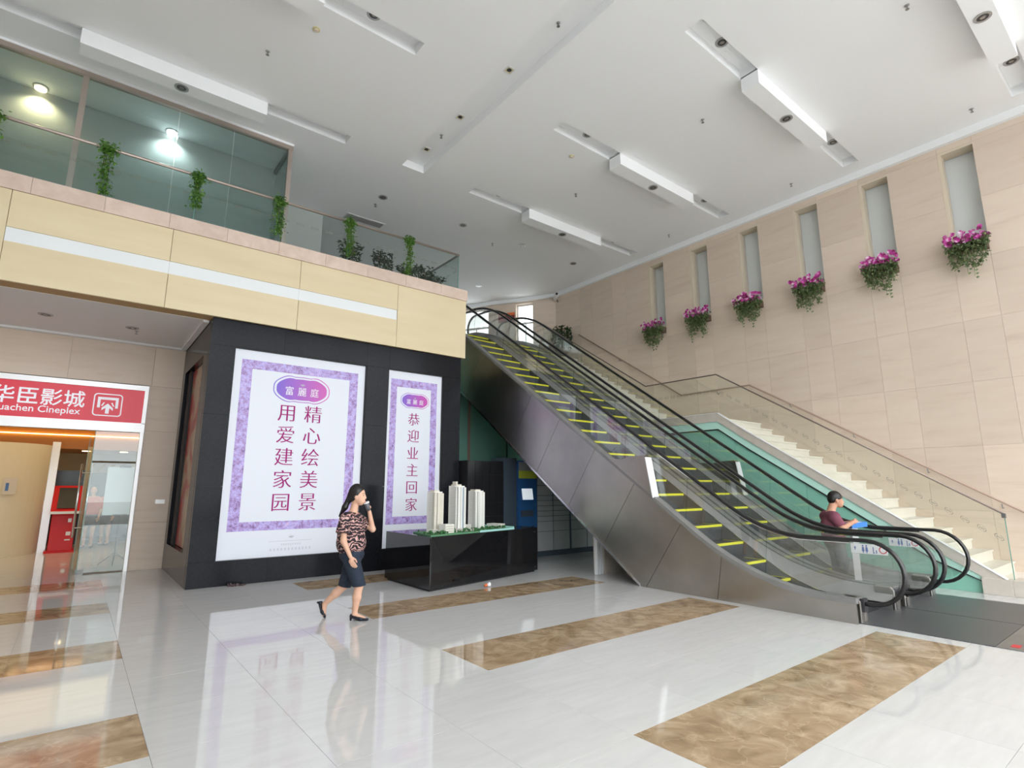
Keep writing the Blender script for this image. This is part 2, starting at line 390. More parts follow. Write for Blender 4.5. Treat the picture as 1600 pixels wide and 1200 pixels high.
# lettering: glyph outlines of the built-in font, laid on a plane that faces -Y
def glyph_mesh(body, size, thin_y=0.0, thin_x=0.0, align='CENTER', spacing=1.0):
    """text -> mesh in the XZ plane. thin_y / thin_x slim the horizontal / upright strokes (negative: bolder)"""
    c = bpy.data.curves.new('glyph', 'FONT'); c.body = body; c.size = 1.0; c.align_x = align; c.align_y = 'CENTER'
    c.space_character = spacing; c.resolution_u = 3
    o = bpy.data.objects.new('glyph', c); COL.objects.link(o)
    dg = bpy.context.evaluated_depsgraph_get(); dg.update()
    if thin_y or thin_x:
        src = o.evaluated_get(dg).to_curve(dg)
        cv = bpy.data.curves.new('glyph_outline', 'CURVE'); cv.dimensions = '2D'; cv.fill_mode = 'BOTH'; cv.resolution_u = 3
        k = (thin_x / thin_y) if thin_y else 1.0
        for sp in src.splines:
            q = cv.splines.new('BEZIER'); q.bezier_points.add(len(sp.bezier_points) - 1); q.use_cyclic_u = True
            for a, b in zip(q.bezier_points, sp.bezier_points):
                a.handle_left_type = a.handle_right_type = 'FREE'
                for at_ in ('co', 'handle_left', 'handle_right'):
                    w = getattr(b, at_); setattr(a, at_, (w.x, w.y * k, 0))
        cv.offset = -thin_x
        o2 = bpy.data.objects.new('glyph_outline', cv); COL.objects.link(o2)
        dg.update()
        me = bpy.data.meshes.new_from_object(o2.evaluated_get(dg))
        for v in me.vertices: v.co.y /= k
        bpy.data.objects.remove(o2); bpy.data.curves.remove(cv)
    else:
        me = bpy.data.meshes.new_from_object(o.evaluated_get(dg))
    bpy.data.objects.remove(o); bpy.data.curves.remove(c)
    for v in me.vertices: v.co = (v.co.x * size, 0.0, v.co.y * size)
    me.materials.clear()
    return me
def text(name, body, size, loc, material, parent, thin_y=0.0, thin_x=0.0, align='CENTER', spacing=1.0, sx=1.0, facing=0.0):
    me = glyph_mesh(body, size, thin_y, thin_x, align, spacing)
    R_ = Matrix.Rotation(facing, 4, 'Z')
    for v in me.vertices:
        v.co = R_ @ Vector((v.co.x * sx, v.co.y, v.co.z)) + Vector(loc)
    return obj(name, me, material, parent)
# ------------------------------------------------------------------ the setting
ZC = 8.4            # ceiling
XW = 12.8           # right wall
UF = 5.8            # upper floor

# floor: slab, then every tile as a piece of its own
floor = struct('floor', B(-8, 13.2, -12, 24, -0.3, -0.006), 'grout', 'polished white tile floor with brown marble stripes', 'floor')
XE = [0.54 + 0.84 * k for k in range(-3, 14)]
YE = []
for j in range(-1, 5):
    y = 1.80 + 2.42 * j
    YE += [(y, y + 0.80, True), (y + 0.80, y + 1.61, False), (y + 1.61, y + 2.42, False)]
_tiles = {}
def tile_mesh(w, h, m_):
    key = (round(w, 3), round(h, 3), m_)
    if key not in _tiles:
        a, b = w / 2 - 0.0009, h / 2 - 0.0009
        mb = MB().add([(-a, -b, -0.006), (a, -b, -0.006), (a, b, -0.006), (-a, b, -0.006), (-a + .0003, -b + .0003, 0), (a - .0003, -b + .0003, 0), (a - .0003, b - .0003, 0), (-a + .0003, b - .0003, 0)],
                      [(4, 5, 6, 7), (0, 1, 5, 4), (1, 2, 6, 5), (2, 3, 7, 6), (3, 0, 4, 7)])
        me = mb.mesh('floor_tile'); me.materials.append(MATS[m_]); _tiles[key] = me
    return _tiles[key]
for i in range(len(XE) - 1):
    xa, xb = XE[i], XE[i + 1]
    for (ya, yb, stripe) in YE:
        if ya > 13.2 or yb < 0.0: continue
        brown = stripe and (xb <= 0.55 or (3.0 < xa and xb < 7.3))
        o = bpy.data.objects.new('floor_tile', tile_mesh(xb - xa, yb - ya, 'floor_brown' if brown else 'floor_white'))
        o.location = ((xa + xb) / 2, (ya + yb) / 2, 0); COL.objects.link(o); o.parent = floor
# the floor beyond the single tiles
for k, (a, b, c, d) in enumerate([(-8, XE[0], -3, 24), (XE[0], 13.2, -3, -0.62), (XE[-1], 13.2, -0.62, 24), (XE[0], XE[-1], 13.9, 24)]):
    obj('floor_field', B(a, b, c, d, -0.006, 0.0), 'floor_white', floor)

# ceiling with sunk troughs
TROUGH = []
YB = [(0.93, 1.24), (3.70, 4.00), (6.65, 6.95), (9.58, 9.88)]
for (a, b) in YB:
    TROUGH += [(6.5, 8.1, a, b), (10.7, 12.28, a, b)]
    TROUGH += [(1.95, 3.5, a, b), (-2.3, -0.7, a, b)]
TROUGH.append((4.74, 5.26, -1.5, 9.84))
TD = 0.17
xs = sorted({-8.0, XW + 0.4, *[t[0] for t in TROUGH], *[t[1] for t in TROUGH]})
ys = sorted({-3.2, 24.0, *[t[2] for t in TROUGH], *[t[3] for t in TROUGH]})
def ceil_z(x, y):
    for t in TROUGH:
        if t[0] < x < t[1] and t[2] < y < t[3]: return ZC + TD
    return ZC
mb = MB(); H_ = {}
for i in range(len(xs) - 1):
    for j in range(len(ys) - 1):
        z = ceil_z((xs[i] + xs[i + 1]) / 2, (ys[j] + ys[j + 1]) / 2); H_[i, j] = z
        mb.add([(xs[i], ys[j], z), (xs[i + 1], ys[j], z), (xs[i + 1], ys[j + 1], z), (xs[i], ys[j + 1], z)], [(0, 3, 2, 1)])
for (i, j), z in H_.items():
    if (i + 1, j) in H_ and H_[i + 1, j] != z:
        x = xs[i + 1]; z2 = H_[i + 1, j]; mb.add([(x, ys[j], z), (x, ys[j + 1], z), (x, ys[j + 1], z2), (x, ys[j], z2)], [(0, 1, 2, 3)])
    if (i, j + 1) in H_ and H_[i, j + 1] != z:
        y = ys[j + 1]; z2 = H_[i, j + 1]; mb.add([(xs[i], y, z), (xs[i + 1], y, z), (xs[i + 1], y, z2), (xs[i], y, z2)], [(0, 1, 2, 3)])
mb.box(-8, XW + .4, -3.2, 24, ZC + 0.4, ZC + 0.6)
struct('ceiling', mb, 'ceiling_paint', 'white plasterboard ceiling with narrow sunk troughs', 'ceiling')
nm = ['front row by the right frame edge', 'second row, above the stairs', 'third row from the front', 'far row near the balcony']
tn = 1
for k, (a, b) in enumerate(YB):
    struct('trim_%d' % tn, B(8.1, 10.7, a, b, ZC - 0.25, ZC + 0.02), 'ceiling_paint', 'white dropped ceiling beam right of the long trough, ' + nm[k], 'ceiling beam'); tn += 1
    if k >= 2:
        struct('trim_%d' % tn, B(-0.7, 1.95, a, b, ZC - 0.25, ZC + 0.02), 'ceiling_paint', 'white dropped ceiling beam left of the long trough, ' + nm[k], 'ceiling beam'); tn += 1

# right wall: backing with slit windows and stone slabs
WY = [(1.95 + 1.428 * k, 2.50 + 1.428 * k) for k in range(-2, 8)]
WIN = WY[2:8]
ZW0, ZW1 = 6.12, 8.13
mb = B(XW + 0.03, XW + 0.5, -3.2, 13.72, -0.1, ZW0).box(XW + 0.03, XW + 0.5, -3.2, 13.72, ZW1, ZC + 0.1)
e = [-3.2] + [v for w in WIN for v in w] + [13.72]
for k in range(0, len(e), 2): mb.box(XW + 0.03, XW + 0.5, e[k], e[k + 1], ZW0, ZW1)
wall_r = struct('wall_right', mb, 'wall_joint', 'beige travertine-clad wall with slit windows behind the stairs', 'wall')
edges = sorted({v for w in WY for v in w} | {13.72})
edges = [v for v in edges if v > -0.6]
ZR = [0.0, 1.17, 2.33, 3.50, 4.65, 5.81, 6.97, 8.13]
def slab(parent, name, x0, x1, y0, y1, z0, z1, m_, g=0.0014):
    o = obj(name, B(x0, x1, y0 + g, y1 - g, z0 + g, z1 - g), m_, parent); return o
for i in range(len(edges) - 1):
    ya, yb = edges[i], edges[i + 1]
    isw = any(abs(ya - w[0]) < .01 for w in WIN)
    for j in range(7):
        za, zb = ZR[j], ZR[j + 1]
        if isw and j >= 5:
            if j == 5: slab(wall_r, 'stone_slab', XW, XW + 0.03, ya, yb, za, ZW0, 'travertine')
            continue
        slab(wall_r, 'stone_slab', XW, XW + 0.03, ya, yb, za, zb, 'travertine')
    slab(wall_r, 'stone_slab', XW, XW + 0.03, ya, yb, 8.13, 8.4, 'travertine')
obj('stone_field', B(XW, XW + 0.03, -3.2, edges[0], 0, 8.4), 'travertine', wall_r)
for k, (ya, yb) in enumerate(WIN):
    g_ = 0.0
    w = struct('window_%d' % (k + 1), B(XW + 0.005, XW + 0.20, yb - 0.055, yb, ZW0, ZW1 - .05), 'cream_reveal',
               ['slit window nearest the right frame edge', 'second slit window from the right frame edge', 'third slit window from the right frame edge', 'fourth slit window from the right frame edge',
                'fifth slit window from the right frame edge', 'slit window nearest the escalator top'][k], 'window')
    obj('reveal_top', B(XW + 0.005, XW + 0.3, ya, yb, ZW1 - 0.05, ZW1), 'cream_reveal', w)
    obj('inner_reveal', B(XW + 0.20, XW + 0.34, yb - 0.04, yb, ZW0, ZW1 - .05), 'stringer_stone', w)
    obj('pane', B(XW + 0.33, XW + 0.35, ya, yb, ZW0, ZW1), 'pane_pale', w)
    obj('sill', B(XW - 0.01, XW + 0.34, ya, yb, ZW0 - 0.01, ZW0 + 0.02), 'cream_reveal', w)
struct('trim_%d' % tn, B(XW - 0.10, XW, -3.2, 13.72, 8.25, ZC), 'ceiling_paint', 'white cornice along the top of the beige right wall', 'cornice'); tn += 1

# far upper wall: turns back from the right wall, with tall bright windows
A0 = Vector((12.8, 13.72)); AD = Vector((-0.508, 0.861)).normalized(); AN = Vector((-AD.y, AD.x))   # AN points into the hall (towards -X,-Y)
def ang(t, d, z): q = A0 + AD * t + AN * d; return (q.x, q.y, z)
def abox(t0, t1, d0, d1, z0, z1):
    vs = [ang(t0, d0, z0), ang(t1, d0, z0), ang(t1, d1, z0), ang(t0, d1, z0), ang(t0, d0, z1), ang(t1, d0, z1), ang(t1, d1, z1), ang(t0, d1, z1)]
    return MB().add(vs, [(0, 3, 2, 1), (4, 5, 6, 7), (0, 1, 5, 4), (1, 2, 6, 5), (2, 3, 7, 6), (3, 0, 4, 7)])
AWIN = [(0.86, 1.52), (2.62, 3.75), (5.4, 6.4)]
wa = struct('wall_end', abox(-0.3, 10, -0.30, 0.0, 8.2, ZC + .1), 'travertine', 'far upper wall in beige stone with tall bright windows', 'wall')
t_ = -0.02
for (a, b) in AWIN + [(10, 10)]:
    obj('stone_pier', abox(t_, a, -0.30, 0.0, 0.0, 8.2), 'travertine', wa); t_ = b
    if a < 9: obj('stone_apron', abox(a, b, -0.30, 0.0, 0.0, UF + 0.45), 'travertine', wa)
for k, (a, b) in enumerate(AWIN):
    w = struct('window_%d' % (7 + k), abox(a, a + 0.05, -0.22, -0.14, UF + .45, 8.2), 'alu_white',
               ['bright end window nearest the corner', 'bright end window in the middle of the far upper wall', 'bright end window farthest along the upper wall'][k], 'window')
    obj('frame_side', abox(b - .05, b, -.22, -.14, UF + .45, 8.2), 'alu_white', w)
    obj('frame_rail', abox(a, b, -.22, -.14, 7.45, 7.52), 'alu_white', w)
    obj('frame_rail', abox(a, b, -.22, -.14, UF + .45, UF + .5), 'alu_white', w)
    obj('frame_rail', abox(a, b, -.22, -.14, 8.14, 8.2), 'alu_white', w)
    obj('frame_mullion', abox((a + b) / 2 - .02, (a + b) / 2 + .02, -.21, -.15, UF + .45, 7.45), 'alu_white', w)
    obj('pane', abox(a, b, -.185, -.175, UF + .45, 8.2), 'glass_clear', w)
struct('trim_%d' % tn, abox(-0.02, 10, 0.0, 0.10, 8.27, ZC), 'ceiling_paint', 'white cornice over the far upper window wall', 'cornice'); tn += 1

# unseen sides of the hall, a glazed front behind the camera
struct('wall_left', B(-8.2, -8.0, -3.2, 24, 0, ZC + .4), 'white_paint', 'plain white wall left of the picture', 'wall')
struct('wall_back', B(-8, 13.2, 23.9, 24.1, 0, ZC + .4), 'white_paint', 'plain white wall behind the upper floor', 'wall')
struct('wall_front_and_blocker', B(-8, 13.2, -3.25, -3.05, ZC - 0.35, ZC + .4).box(-8, -3.0, -3.25, -3.05, 0, ZC - .35), 'white_paint', 'head of the glazed front behind the viewer, with added light-blocking wall at left', 'wall')  # unseen solid left part added to darken the ceiling and soffit there
fr = thing('curtain_wall', 'dark mullions of the glazed entrance front behind the viewer', 'mullion', (2.5, -3.15, 0), kind='structure')
for x in np.arange(-8, 13.3, 2.1): obj('mullion', B(x - .04, x + .04, -3.2, -3.08, 0, ZC - .35), 'frame_champagne', fr)
for z in (2.6, 5.3): obj('transom', B(-8, 13.2, -3.2, -3.08, z, z + .08), 'frame_champagne', fr)
struct('ground_outside', B(-40, 45, -45, -3.2, -0.32, -0.02), 'concrete', 'pale paving outside the entrance front', 'paving')

# upper floor slab
mb = B(-8, 6.67, 10.55, 24, 5.5, UF).box(6.67, 10.45, 13.0, 24, 5.5, UF).box(10.45, 13.1, 12.72, 24, 5.5, UF)
struct('floor_upper', mb, 'floor_white', 'upper floor slab behind the balcony', 'floor')

# balcony front: cream panels with a pale light strip, marble kerb above
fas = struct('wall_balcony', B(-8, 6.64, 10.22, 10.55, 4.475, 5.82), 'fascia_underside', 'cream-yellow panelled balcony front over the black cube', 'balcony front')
FX = [-7.40, -5.35, -3.28, -1.20, 0.81, 2.91, 4.94, 6.67]
g = 0.004
for i in range(len(FX) - 1):
    a, b = FX[i] + g, FX[i + 1] - g
    if i == len(FX) - 2 or i < 3:
        obj('front_panel', B(a, b, 10.185, 10.23, 4.47, 5.83), 'fascia_panel', fas)
    else:
        obj('front_panel', B(a, b, 10.185, 10.23, 4.47, 5.05), 'fascia_panel', fas)
        obj('front_panel', B(a, b, 10.185, 10.23, 5.27, 5.83), 'fascia_panel', fas)
        obj('light_strip', B(a - .003, b + .003, 10.205, 10.225, 5.045, 5.275), 'strip_acrylic', fas)
obj('end_panel', B(6.645, 6.67, 10.23, 13.0, 4.47, 5.83), 'fascia_panel', fas)
ker = struct('trim_%d' % tn, B(-8, 6.66, 10.20, 10.52, 5.84, 6.07), 'grout', 'pink marble kerb along the top of the balcony front', 'kerb'); tn += 1
x = -7.99; k = 0
while x < 6.6:
    x2 = min(x + 0.873, 6.69); obj('kerb_stone', B(x + .002, x2 - .002, 10.165, 10.54, 5.834, 6.09), 'pink_marble', ker); x = x2
obj('kerb_stone', B(6.43, 6.69, 10.545, 13.0, 5.834, 6.09), 'pink_marble', ker)

# soffit under the balcony
sof = struct('ceiling_soffit', B(-8, 1.5, 10.55, 13.2, 4.47, 4.55), 'white_paint', 'white soffit under the balcony above the cinema door', 'ceiling')
obj('soffit_moulding', B(-8, 1.5, 13.10, 13.2, 4.43, 4.47), 'white_paint', sof)
obj('soffit_moulding', B(1.44, 1.53, 10.55, 13.1, 4.43, 4.47), 'white_paint', sof)

# black granite cube with recessed posters
BX0, BX1, BY0, BY1 = 1.54, 6.60, 10.26, 13.2
cube = struct('wall_cube', B(BX0 + .12, BX1 - .02, BY0 + .12, BY1 + 1.5, 0, 4.47), 'black_matte', 'black granite cube carrying the two lit posters', 'wall')
def gr(x0, x1, z0, z1): obj('granite_panel', B(x0 + .0015, x1 - .0015, BY0, BY0 + .13, z0 + .0015, z1 - .0015), 'black_granite', cube)
P1 = (1.94, 4.36); P2 = (4.85, 6.15)
for (z0, z1) in ((0.40, 1.6), (1.6, 2.8), (2.8, 4.0)):
    gr(BX0, P1[0], z0, z1); gr(P1[1], P2[0], z0, z1); gr(P2[1], BX1, z0, z1)
for (z0, z1) in ((0.0, 0.40), (4.0, 4.47)):
    for (a, b) in ((BX0, 2.75), (2.75, P1[1]), (P1[1], P2[0]), (P2[0], BX1)): gr(a, b, z0, z1)
# left face of the cube
def gl_(y0, y1, z0, z1): obj('granite_panel', B(BX0, BX0 + .13, y0 + .0015, y1 - .0015, z0 + .0015, z1 - .0015), 'black_granite', cube)
gl_(BY0 + .13, 10.85, 0, 4.47); gl_(12.9, 13.2, 0, 4.47); gl_(10.85, 12.9, 0, .5); gl_(10.85, 12.9, 3.9, 4.47)

# wall with the cinema door, in beige stone
wd = struct('wall_door', B(0.97, 1.56, 13.25, 13.6, 0, 4.5).box(-8, 0.97, 13.25, 13.6, 3.62, 4.5).box(1.5, 6.6, 13.3, 13.6, 0, 5.5), 'grout', 'beige stone wall around the cinema entrance', 'wall')
for (a, b, z0, z1) in [(0.97, 1.54, 0, .9), (0.97, 1.54, .9, 1.8), (.97, 1.54, 1.8, 2.7), (.97, 1.54, 2.7, 3.62), (1.0, 1.54, 3.62, 4.47), (-.35, 1.0, 3.62, 4.47), (-1.7, -.35, 3.62, 4.47), (-3.05, -1.7, 3.62, 4.47), (-8, -3.05, 3.62, 4.47)]:
    obj('stone_slab', B(a + .002, b - .002, 13.2, 13.26, z0 + .002, z1 - .002), 'travertine_front', wd)
obj('socket', B(1.30, 1.46, 13.17, 13.2, 1.26, 1.34), 'alu_white', wd)

# upper floor: back walls seen through the railing
struct('wall_upper_room', B(-8, 2.62, 11.72, 11.9, UF, ZC), 'upper_wall', 'grey wall inside the upper glass room', 'wall')
mbu = B(2.62, 4.17, 13.05, 13.25, UF, ZC).box(4.0, 4.17, 13.25, 16.0, UF, ZC).box(4.0, 10.2, 16.0, 16.2, UF, ZC).box(2.62, 2.8, 11.72, 13.25, UF, ZC)
struct('wall_upper_back', mbu, 'upper_wall', 'grey-white wall at the back of the upper floor', 'wall')
gr_ = thing('ceiling_grille', 'pale air grille in the ceiling above the balcony railing', 'grille', (5.1, 12.7, ZC))
obj('frame', B(4.6, 5.65, 12.55, 12.87, ZC - .012, ZC - .001), 'alu_white', gr_)
for k in range(7): obj('slat', B(4.64, 5.61, 12.585 + .037 * k, 12.602 + .037 * k, ZC - .022, ZC - .012), 'lamp_rim', gr_)

# wall under the escalators: green glass
ug = struct('wall_under', B(6.6, 11.03, 12.62, 12.8, 0, 5.5), 'black_matte', 'dim green glass wall under the escalators', 'wall')
for (a, b) in ((6.6, 8.36), (8.42, 9.7), (9.74, 11.03)): obj('green_panel', B(a, b, 12.58, 12.62, 0, 5.5), 'green_glass', ug)
obj('mullion', B(8.35, 8.43, 12.55, 12.62, 0, 5.5), 'handrail_wood', ug)
# ------------------------------------------------------------------ glass railing on the balcony
def oval_marks(mb, pts, w=0.15, h=0.06):
    """small printed ovals with three strokes; pts: list of (centre, right-vector, up-vector)"""
    for c, r, u in pts:
        c, r, u = Vector(c), Vector(r), Vector(u); n = 14
        for k in range(n):
            if k in (3, 10): continue
            a0, a1 = 2 * math.pi * k / n, 2 * math.pi * (k + 1) / n
            q = []
            for a, f in ((a0, 1), (a1, 1), (a1, .88), (a0, .88)):
                q.append(c + r * (w / 2 * f * math.cos(a)) + u * (h / 2 * f * math.sin(a)))
            mb.add(q, [(0, 1, 2, 3)])
        for k in (-1, 0, 1):
            o_ = c + r * (k * w * 0.2)
            for (dx_, dz_, sx_, sz_) in ((0, .006, .018, .004), (0, -.008, .014, .004), (0, 0, .004, .020), (-.007, -.002, .003, .012), (.007, -.002, .003, .012)):
                q = [o_ + r * (dx_ + sx_ * s1 / 2) + u * (dz_ + sz_ * s2 / 2) for s1, s2 in ((-1, -1), (1, -1), (1, 1), (-1, 1))]
                mb.add(q, [(0, 1, 2, 3)])
    return mb
bal = thing('glass_railing', 'frameless glass railing along the upper balcony edge', 'railing', (2.5, 10.28, 6.09))
GX = [-6.98, -5.62, -4.26, -2.9, -1.55, -0.19, 1.08, 2.45, 3.83, 5.18, 6.5]
for i in range(len(GX) - 1):
    p = obj('glass_panel', B(GX[i] + .006, GX[i + 1] - .006, 10.275, 10.287, 6.05, 6.94), 'glass_balustrade', bal)
    if GX[i] > -2:
        n = 5; w_ = GX[i + 1] - GX[i]
        for k in range(n): obj('printed_oval', oval_marks(MB(), [((GX[i] + w_ * (k + .5) / n, 10.272, 6.60), (1, 0, 0), (0, 0, 1))]), 'decal_dark', p)
    obj('panel_edge', B(GX[i + 1] - .006, GX[i + 1] + .004, 10.273, 10.289, 6.09, 6.93), 'glass_edge' if i % 2 else 'glass_clear', bal)
obj('top_rail', MB().tube([(-7.9, 10.281, 6.965), (6.5, 10.281, 6.965)], 0.026, 10), 'frame_champagne', bal, smooth=True)
obj('top_rail', MB().tube([(6.5, 10.281, 6.965), (6.5, 13.0, 6.965)], 0.026, 10), 'steel_dark', bal, smooth=True)
for (a, b) in ((10.30, 11.6), (11.62, 12.95)):
    p = obj('glass_panel', B(6.494, 6.506, a, b, 6.05, 6.94), 'glass_balustrade', bal)
    for k in range(4): obj('printed_oval', oval_marks(MB(), [((6.51, a + .3 * (k + .5), 6.6), (0, 1, 0), (0, 0, 1))]), 'decal_dark', p)

# glass room behind the railing
gp = thing('glass_partition', 'tinted glass room front with steel posts behind the railing', 'glass partition', (0, 10.62, UF))
for (a, b) in ((-7.8, -5.3), (-5.2, -2.95), (-2.85, -0.66), (-0.58, 0.72), (0.73, 1.62), (1.63, 2.62)):
    obj('glass_pane', B(a, b, 10.615, 10.625, UF, 8.28), 'glass_partition', gp)
for x in (-5.25, -2.9, -0.62, 2.655): obj('post', B(x - .04, x + .04, 10.58, 10.66, UF, 8.3), 'frame_champagne', gp)
obj('head_rail', B(-7.9, 2.695, 10.57, 10.67, 8.28, 8.36), 'frame_champagne', gp)
obj('head_rail', B(2.62, 2.69, 10.67, 11.7, 8.28, 8.36), 'steel_dark', gp)
obj('glass_pane', B(2.65, 2.66, 10.67, 11.7, UF, 8.28), 'glass_partition', gp)
struct('trim_%d' % tn, B(-8, 2.70, 10.55, 10.69, 8.36, ZC), 'ceiling_paint', 'white ceiling edge over the upper glass room', 'trim'); tn += 1

# ------------------------------------------------------------------ lamps and fittings on the ceiling
def make_downlight():
    t = thing('downlight', '', 'downlight', (0, 0, 0))
    obj('rim', MB().lathe([(0.070, -.001), (0.070, -0.012), (0.105, -0.012), (0.105, 0.0), (0.070, 0.0)], n=20), 'lamp_rim', t, smooth=False)
    obj('reflector', MB().lathe([(0.0705, -.011), (0.05, -0.004), (0.045, -.003)], n=20), 'lamp_dark', t)
    obj('lamp', MB().lathe([(0.034, -.016), (0.036, -0.006), (.02, -.004)], n=14), 'lamp_core', t)
    return t
proto_d = None
def downlight(x, y, z, label, group=None):
    global proto_d
    if proto_d is None:
        proto_d = make_downlight(); proto_d.matrix_basis = Matrix.Translation((x, y, z)); proto_d['label'] = label
        if group: proto_d['group'] = group
        return proto_d
    return copy_tree(proto_d, (x, y, z), 0, label, group)
rows = ['front beam row', 'second beam row', 'third beam row', 'far beam row']
for k, (a, b) in enumerate(YB):
    y = (a + b) / 2
    if k: downlight(7.30, y, ZC + TD, 'unlit downlight in the trough left of the beam, ' + rows[k] + ' at right', 'ceiling downlights')
    downlight(9.36, y, ZC - .25, 'unlit downlight in the dropped beam, ' + rows[k] + ' at right', 'ceiling downlights')
    downlight(11.45, y, ZC + TD, 'unlit downlight in the trough right of the beam, ' + rows[k] + ' at right', 'ceiling downlights')
downlight(0.64, 9.73, ZC - .25, 'unlit downlight in the beam over the glass room', 'ceiling downlights')
downlight(2.72, 6.8, ZC + TD, 'unlit downlight in the trough at the top left of the picture', 'ceiling downlights')
for x, lb in ((5.0, 'first from the left'), (7.28, 'second from the left'), (9.3, 'third from the left'), (11.35, 'nearest the right wall')):
    downlight(x, 11.33, ZC, 'unlit downlight in the row over the escalator top, ' + lb, 'ceiling downlights')
downlight(10.15, 14.75, ZC, 'single small downlight far back over the upper landing', 'ceiling downlights')
downlight(-0.72, 11.86, 4.47, 'unlit soffit downlight left over the cinema sign', 'soffit downlights')
downlight(0.50, 11.92, 4.47, 'unlit soffit downlight right over the cinema sign', 'soffit downlights')
# square spots in the long trough
def square_spot(x, y, z, label):
    t = thing('square_spotlight', label, 'spotlight', (x, y, z), math.radians(0), 'square spots in the long trough')
    mb = MB()
    for (a, b, c, d) in ((-.075, .075, -.075, -.058), (-.075, .075, .058, .075), (-.075, -.058, -.058, .058), (.058, .075, -.058, .058)): mb.box(x + a, x + b, y + c, y + d, z - .012, z)
    obj('rim', mb, 'alu_white', t)
    obj('well', B(x - .058, x + .058, y - .058, y + .058, z - .004, z - .001), 'detector_cream', t)
    obj('lamp', MB().lathe([(.034, -.012), (.042, -.006), (.03, -.004)], (x, y, z), 14), 'lamp_dark', t)
square_spot(5.0, 6.42, ZC + TD, 'square spotlight in the long ceiling trough, nearest the viewer')
square_spot(5.0, 7.95, ZC + TD, 'square spotlight in the middle of the long ceiling trough')
square_spot(5.0, 9.25, ZC + TD, 'square spotlight at the far end of the long ceiling trough')
def sprinkler(x, y, z, label):
    t = thing('sprinkler', label, 'sprinkler', (x, y, z), 0, 'ceiling sprinklers')
    obj('escutcheon', MB().lathe([(.034, 0), (.03, -.008), (.012, -.012)], (x, y, z), 12), 'lamp_rim', t)
    obj('head', MB().lathe([(.011, 0), (.011, -.04), (.005, -.045), (.005, -.06), (.026, -.062), (.026, -.066), (.004, -.068)], (x, y, z), 10), 'steel_dark', t)
for x, y, z, lb in [(1.62, 8.33, ZC, 'over the glass room beam'), (8.61, 1.75, ZC, 'near the top right corner of the picture'), (8.51, 4.99, ZC, 'between the second and third beams'), (12.12, 1.77, ZC, 'near the wall over the right-most window'),
                    (12.07, 5.01, ZC, 'near the wall over the fourth slit window'), (8.52, 8.37, ZC, 'between the third and far beams'), (12.04, 8.31, ZC, 'near the wall beyond the third beam'), (5.0, 5.2, ZC + TD, 'in the long trough near the top edge'),
                    (5.0, 8.65, ZC + TD, 'in the long trough between two square spots'), (5.0, 11.75, ZC, 'just behind the left downlight of the escalator row'), (8.55, 11.75, ZC, 'over the glass railing corner'), (0.58, 12.12, 4.47, 'in the soffit over the cinema sign')]:
    sprinkler(x, y, z, 'small ceiling sprinkler ' + lb)
def detector(x, y, label):
    t = thing('smoke_detector', label, 'detector', (x, y, ZC), 0, 'smoke detectors')
    obj('base', MB().lathe([(.055, 0), (.055, -.014), (.045, -.018)], (x, y, ZC), 16), 'detector_cream', t)
    obj('sensor', MB().lathe([(.035, -.018), (.030, -.036), (.01, -.038)], (x, y, ZC), 14), 'cream_reveal', t)
detector(2.08, 7.42, 'yellowed smoke detector left of the long trough')
detector(7.38, 7.35, 'yellowed smoke detector right of the long trough')
# lit spots of the glass room
for x, m_, c_, lb in ((0.70, 'lamp_lit', (0.85, 1.0, 1.0), 'lit cool white downlight in the glass room'), (-1.25, 'lamp_warm', (1.0, 0.84, 0.50), 'lit warm downlight at the left of the glass room')):
    t = thing('lit_downlight', lb, 'downlight', (x, 11.60, ZC))
    obj('rim', MB().lathe([(.11, -.001), (.11, -.015), (.09, -.02)], (x, 11.60, ZC), 18), 'lamp_rim', t)
    obj('lamp', MB().lathe([(.085, -.016), (.085, -.05), (.05, -.065)], (x, 11.60, ZC), 18), m_, t)
    ld = bpy.data.lights.new('downlight_beam', 'SPOT'); ld.energy = 45; ld.color = c_; ld.spot_size = math.radians(150); ld.spot_blend = 0.8; ld.shadow_soft_size = 0.05
    lo = bpy.data.objects.new('downlight_beam', ld); lo.location = (x, 11.60, ZC - .09); link(lo)

# security camera in the far corner
t = thing('security_camera', 'white bullet security camera in the corner under the ceiling', 'camera', (12.66, 13.55, 8.28))
obj('bracket', MB().tube([(12.72, 13.58, 8.26), (12.66, 13.5, 8.2)], .02, 8), 'alu_white', t, smooth=True)
obj('housing', MB().tube([(12.70, 13.62, 8.17), (12.42, 13.25, 8.19)], [.075, .075], 12), 'alu_white', t, smooth=True)
obj('lens', MB().tube([(12.42, 13.25, 8.19), (12.40, 13.22, 8.19)], .04, 12), 'screen_black', t)
obj('cable', MB().tube([(12.74, 13.6, 8.2), (12.77, 13.55, 8.05)], .012, 6), 'black_matte', t)

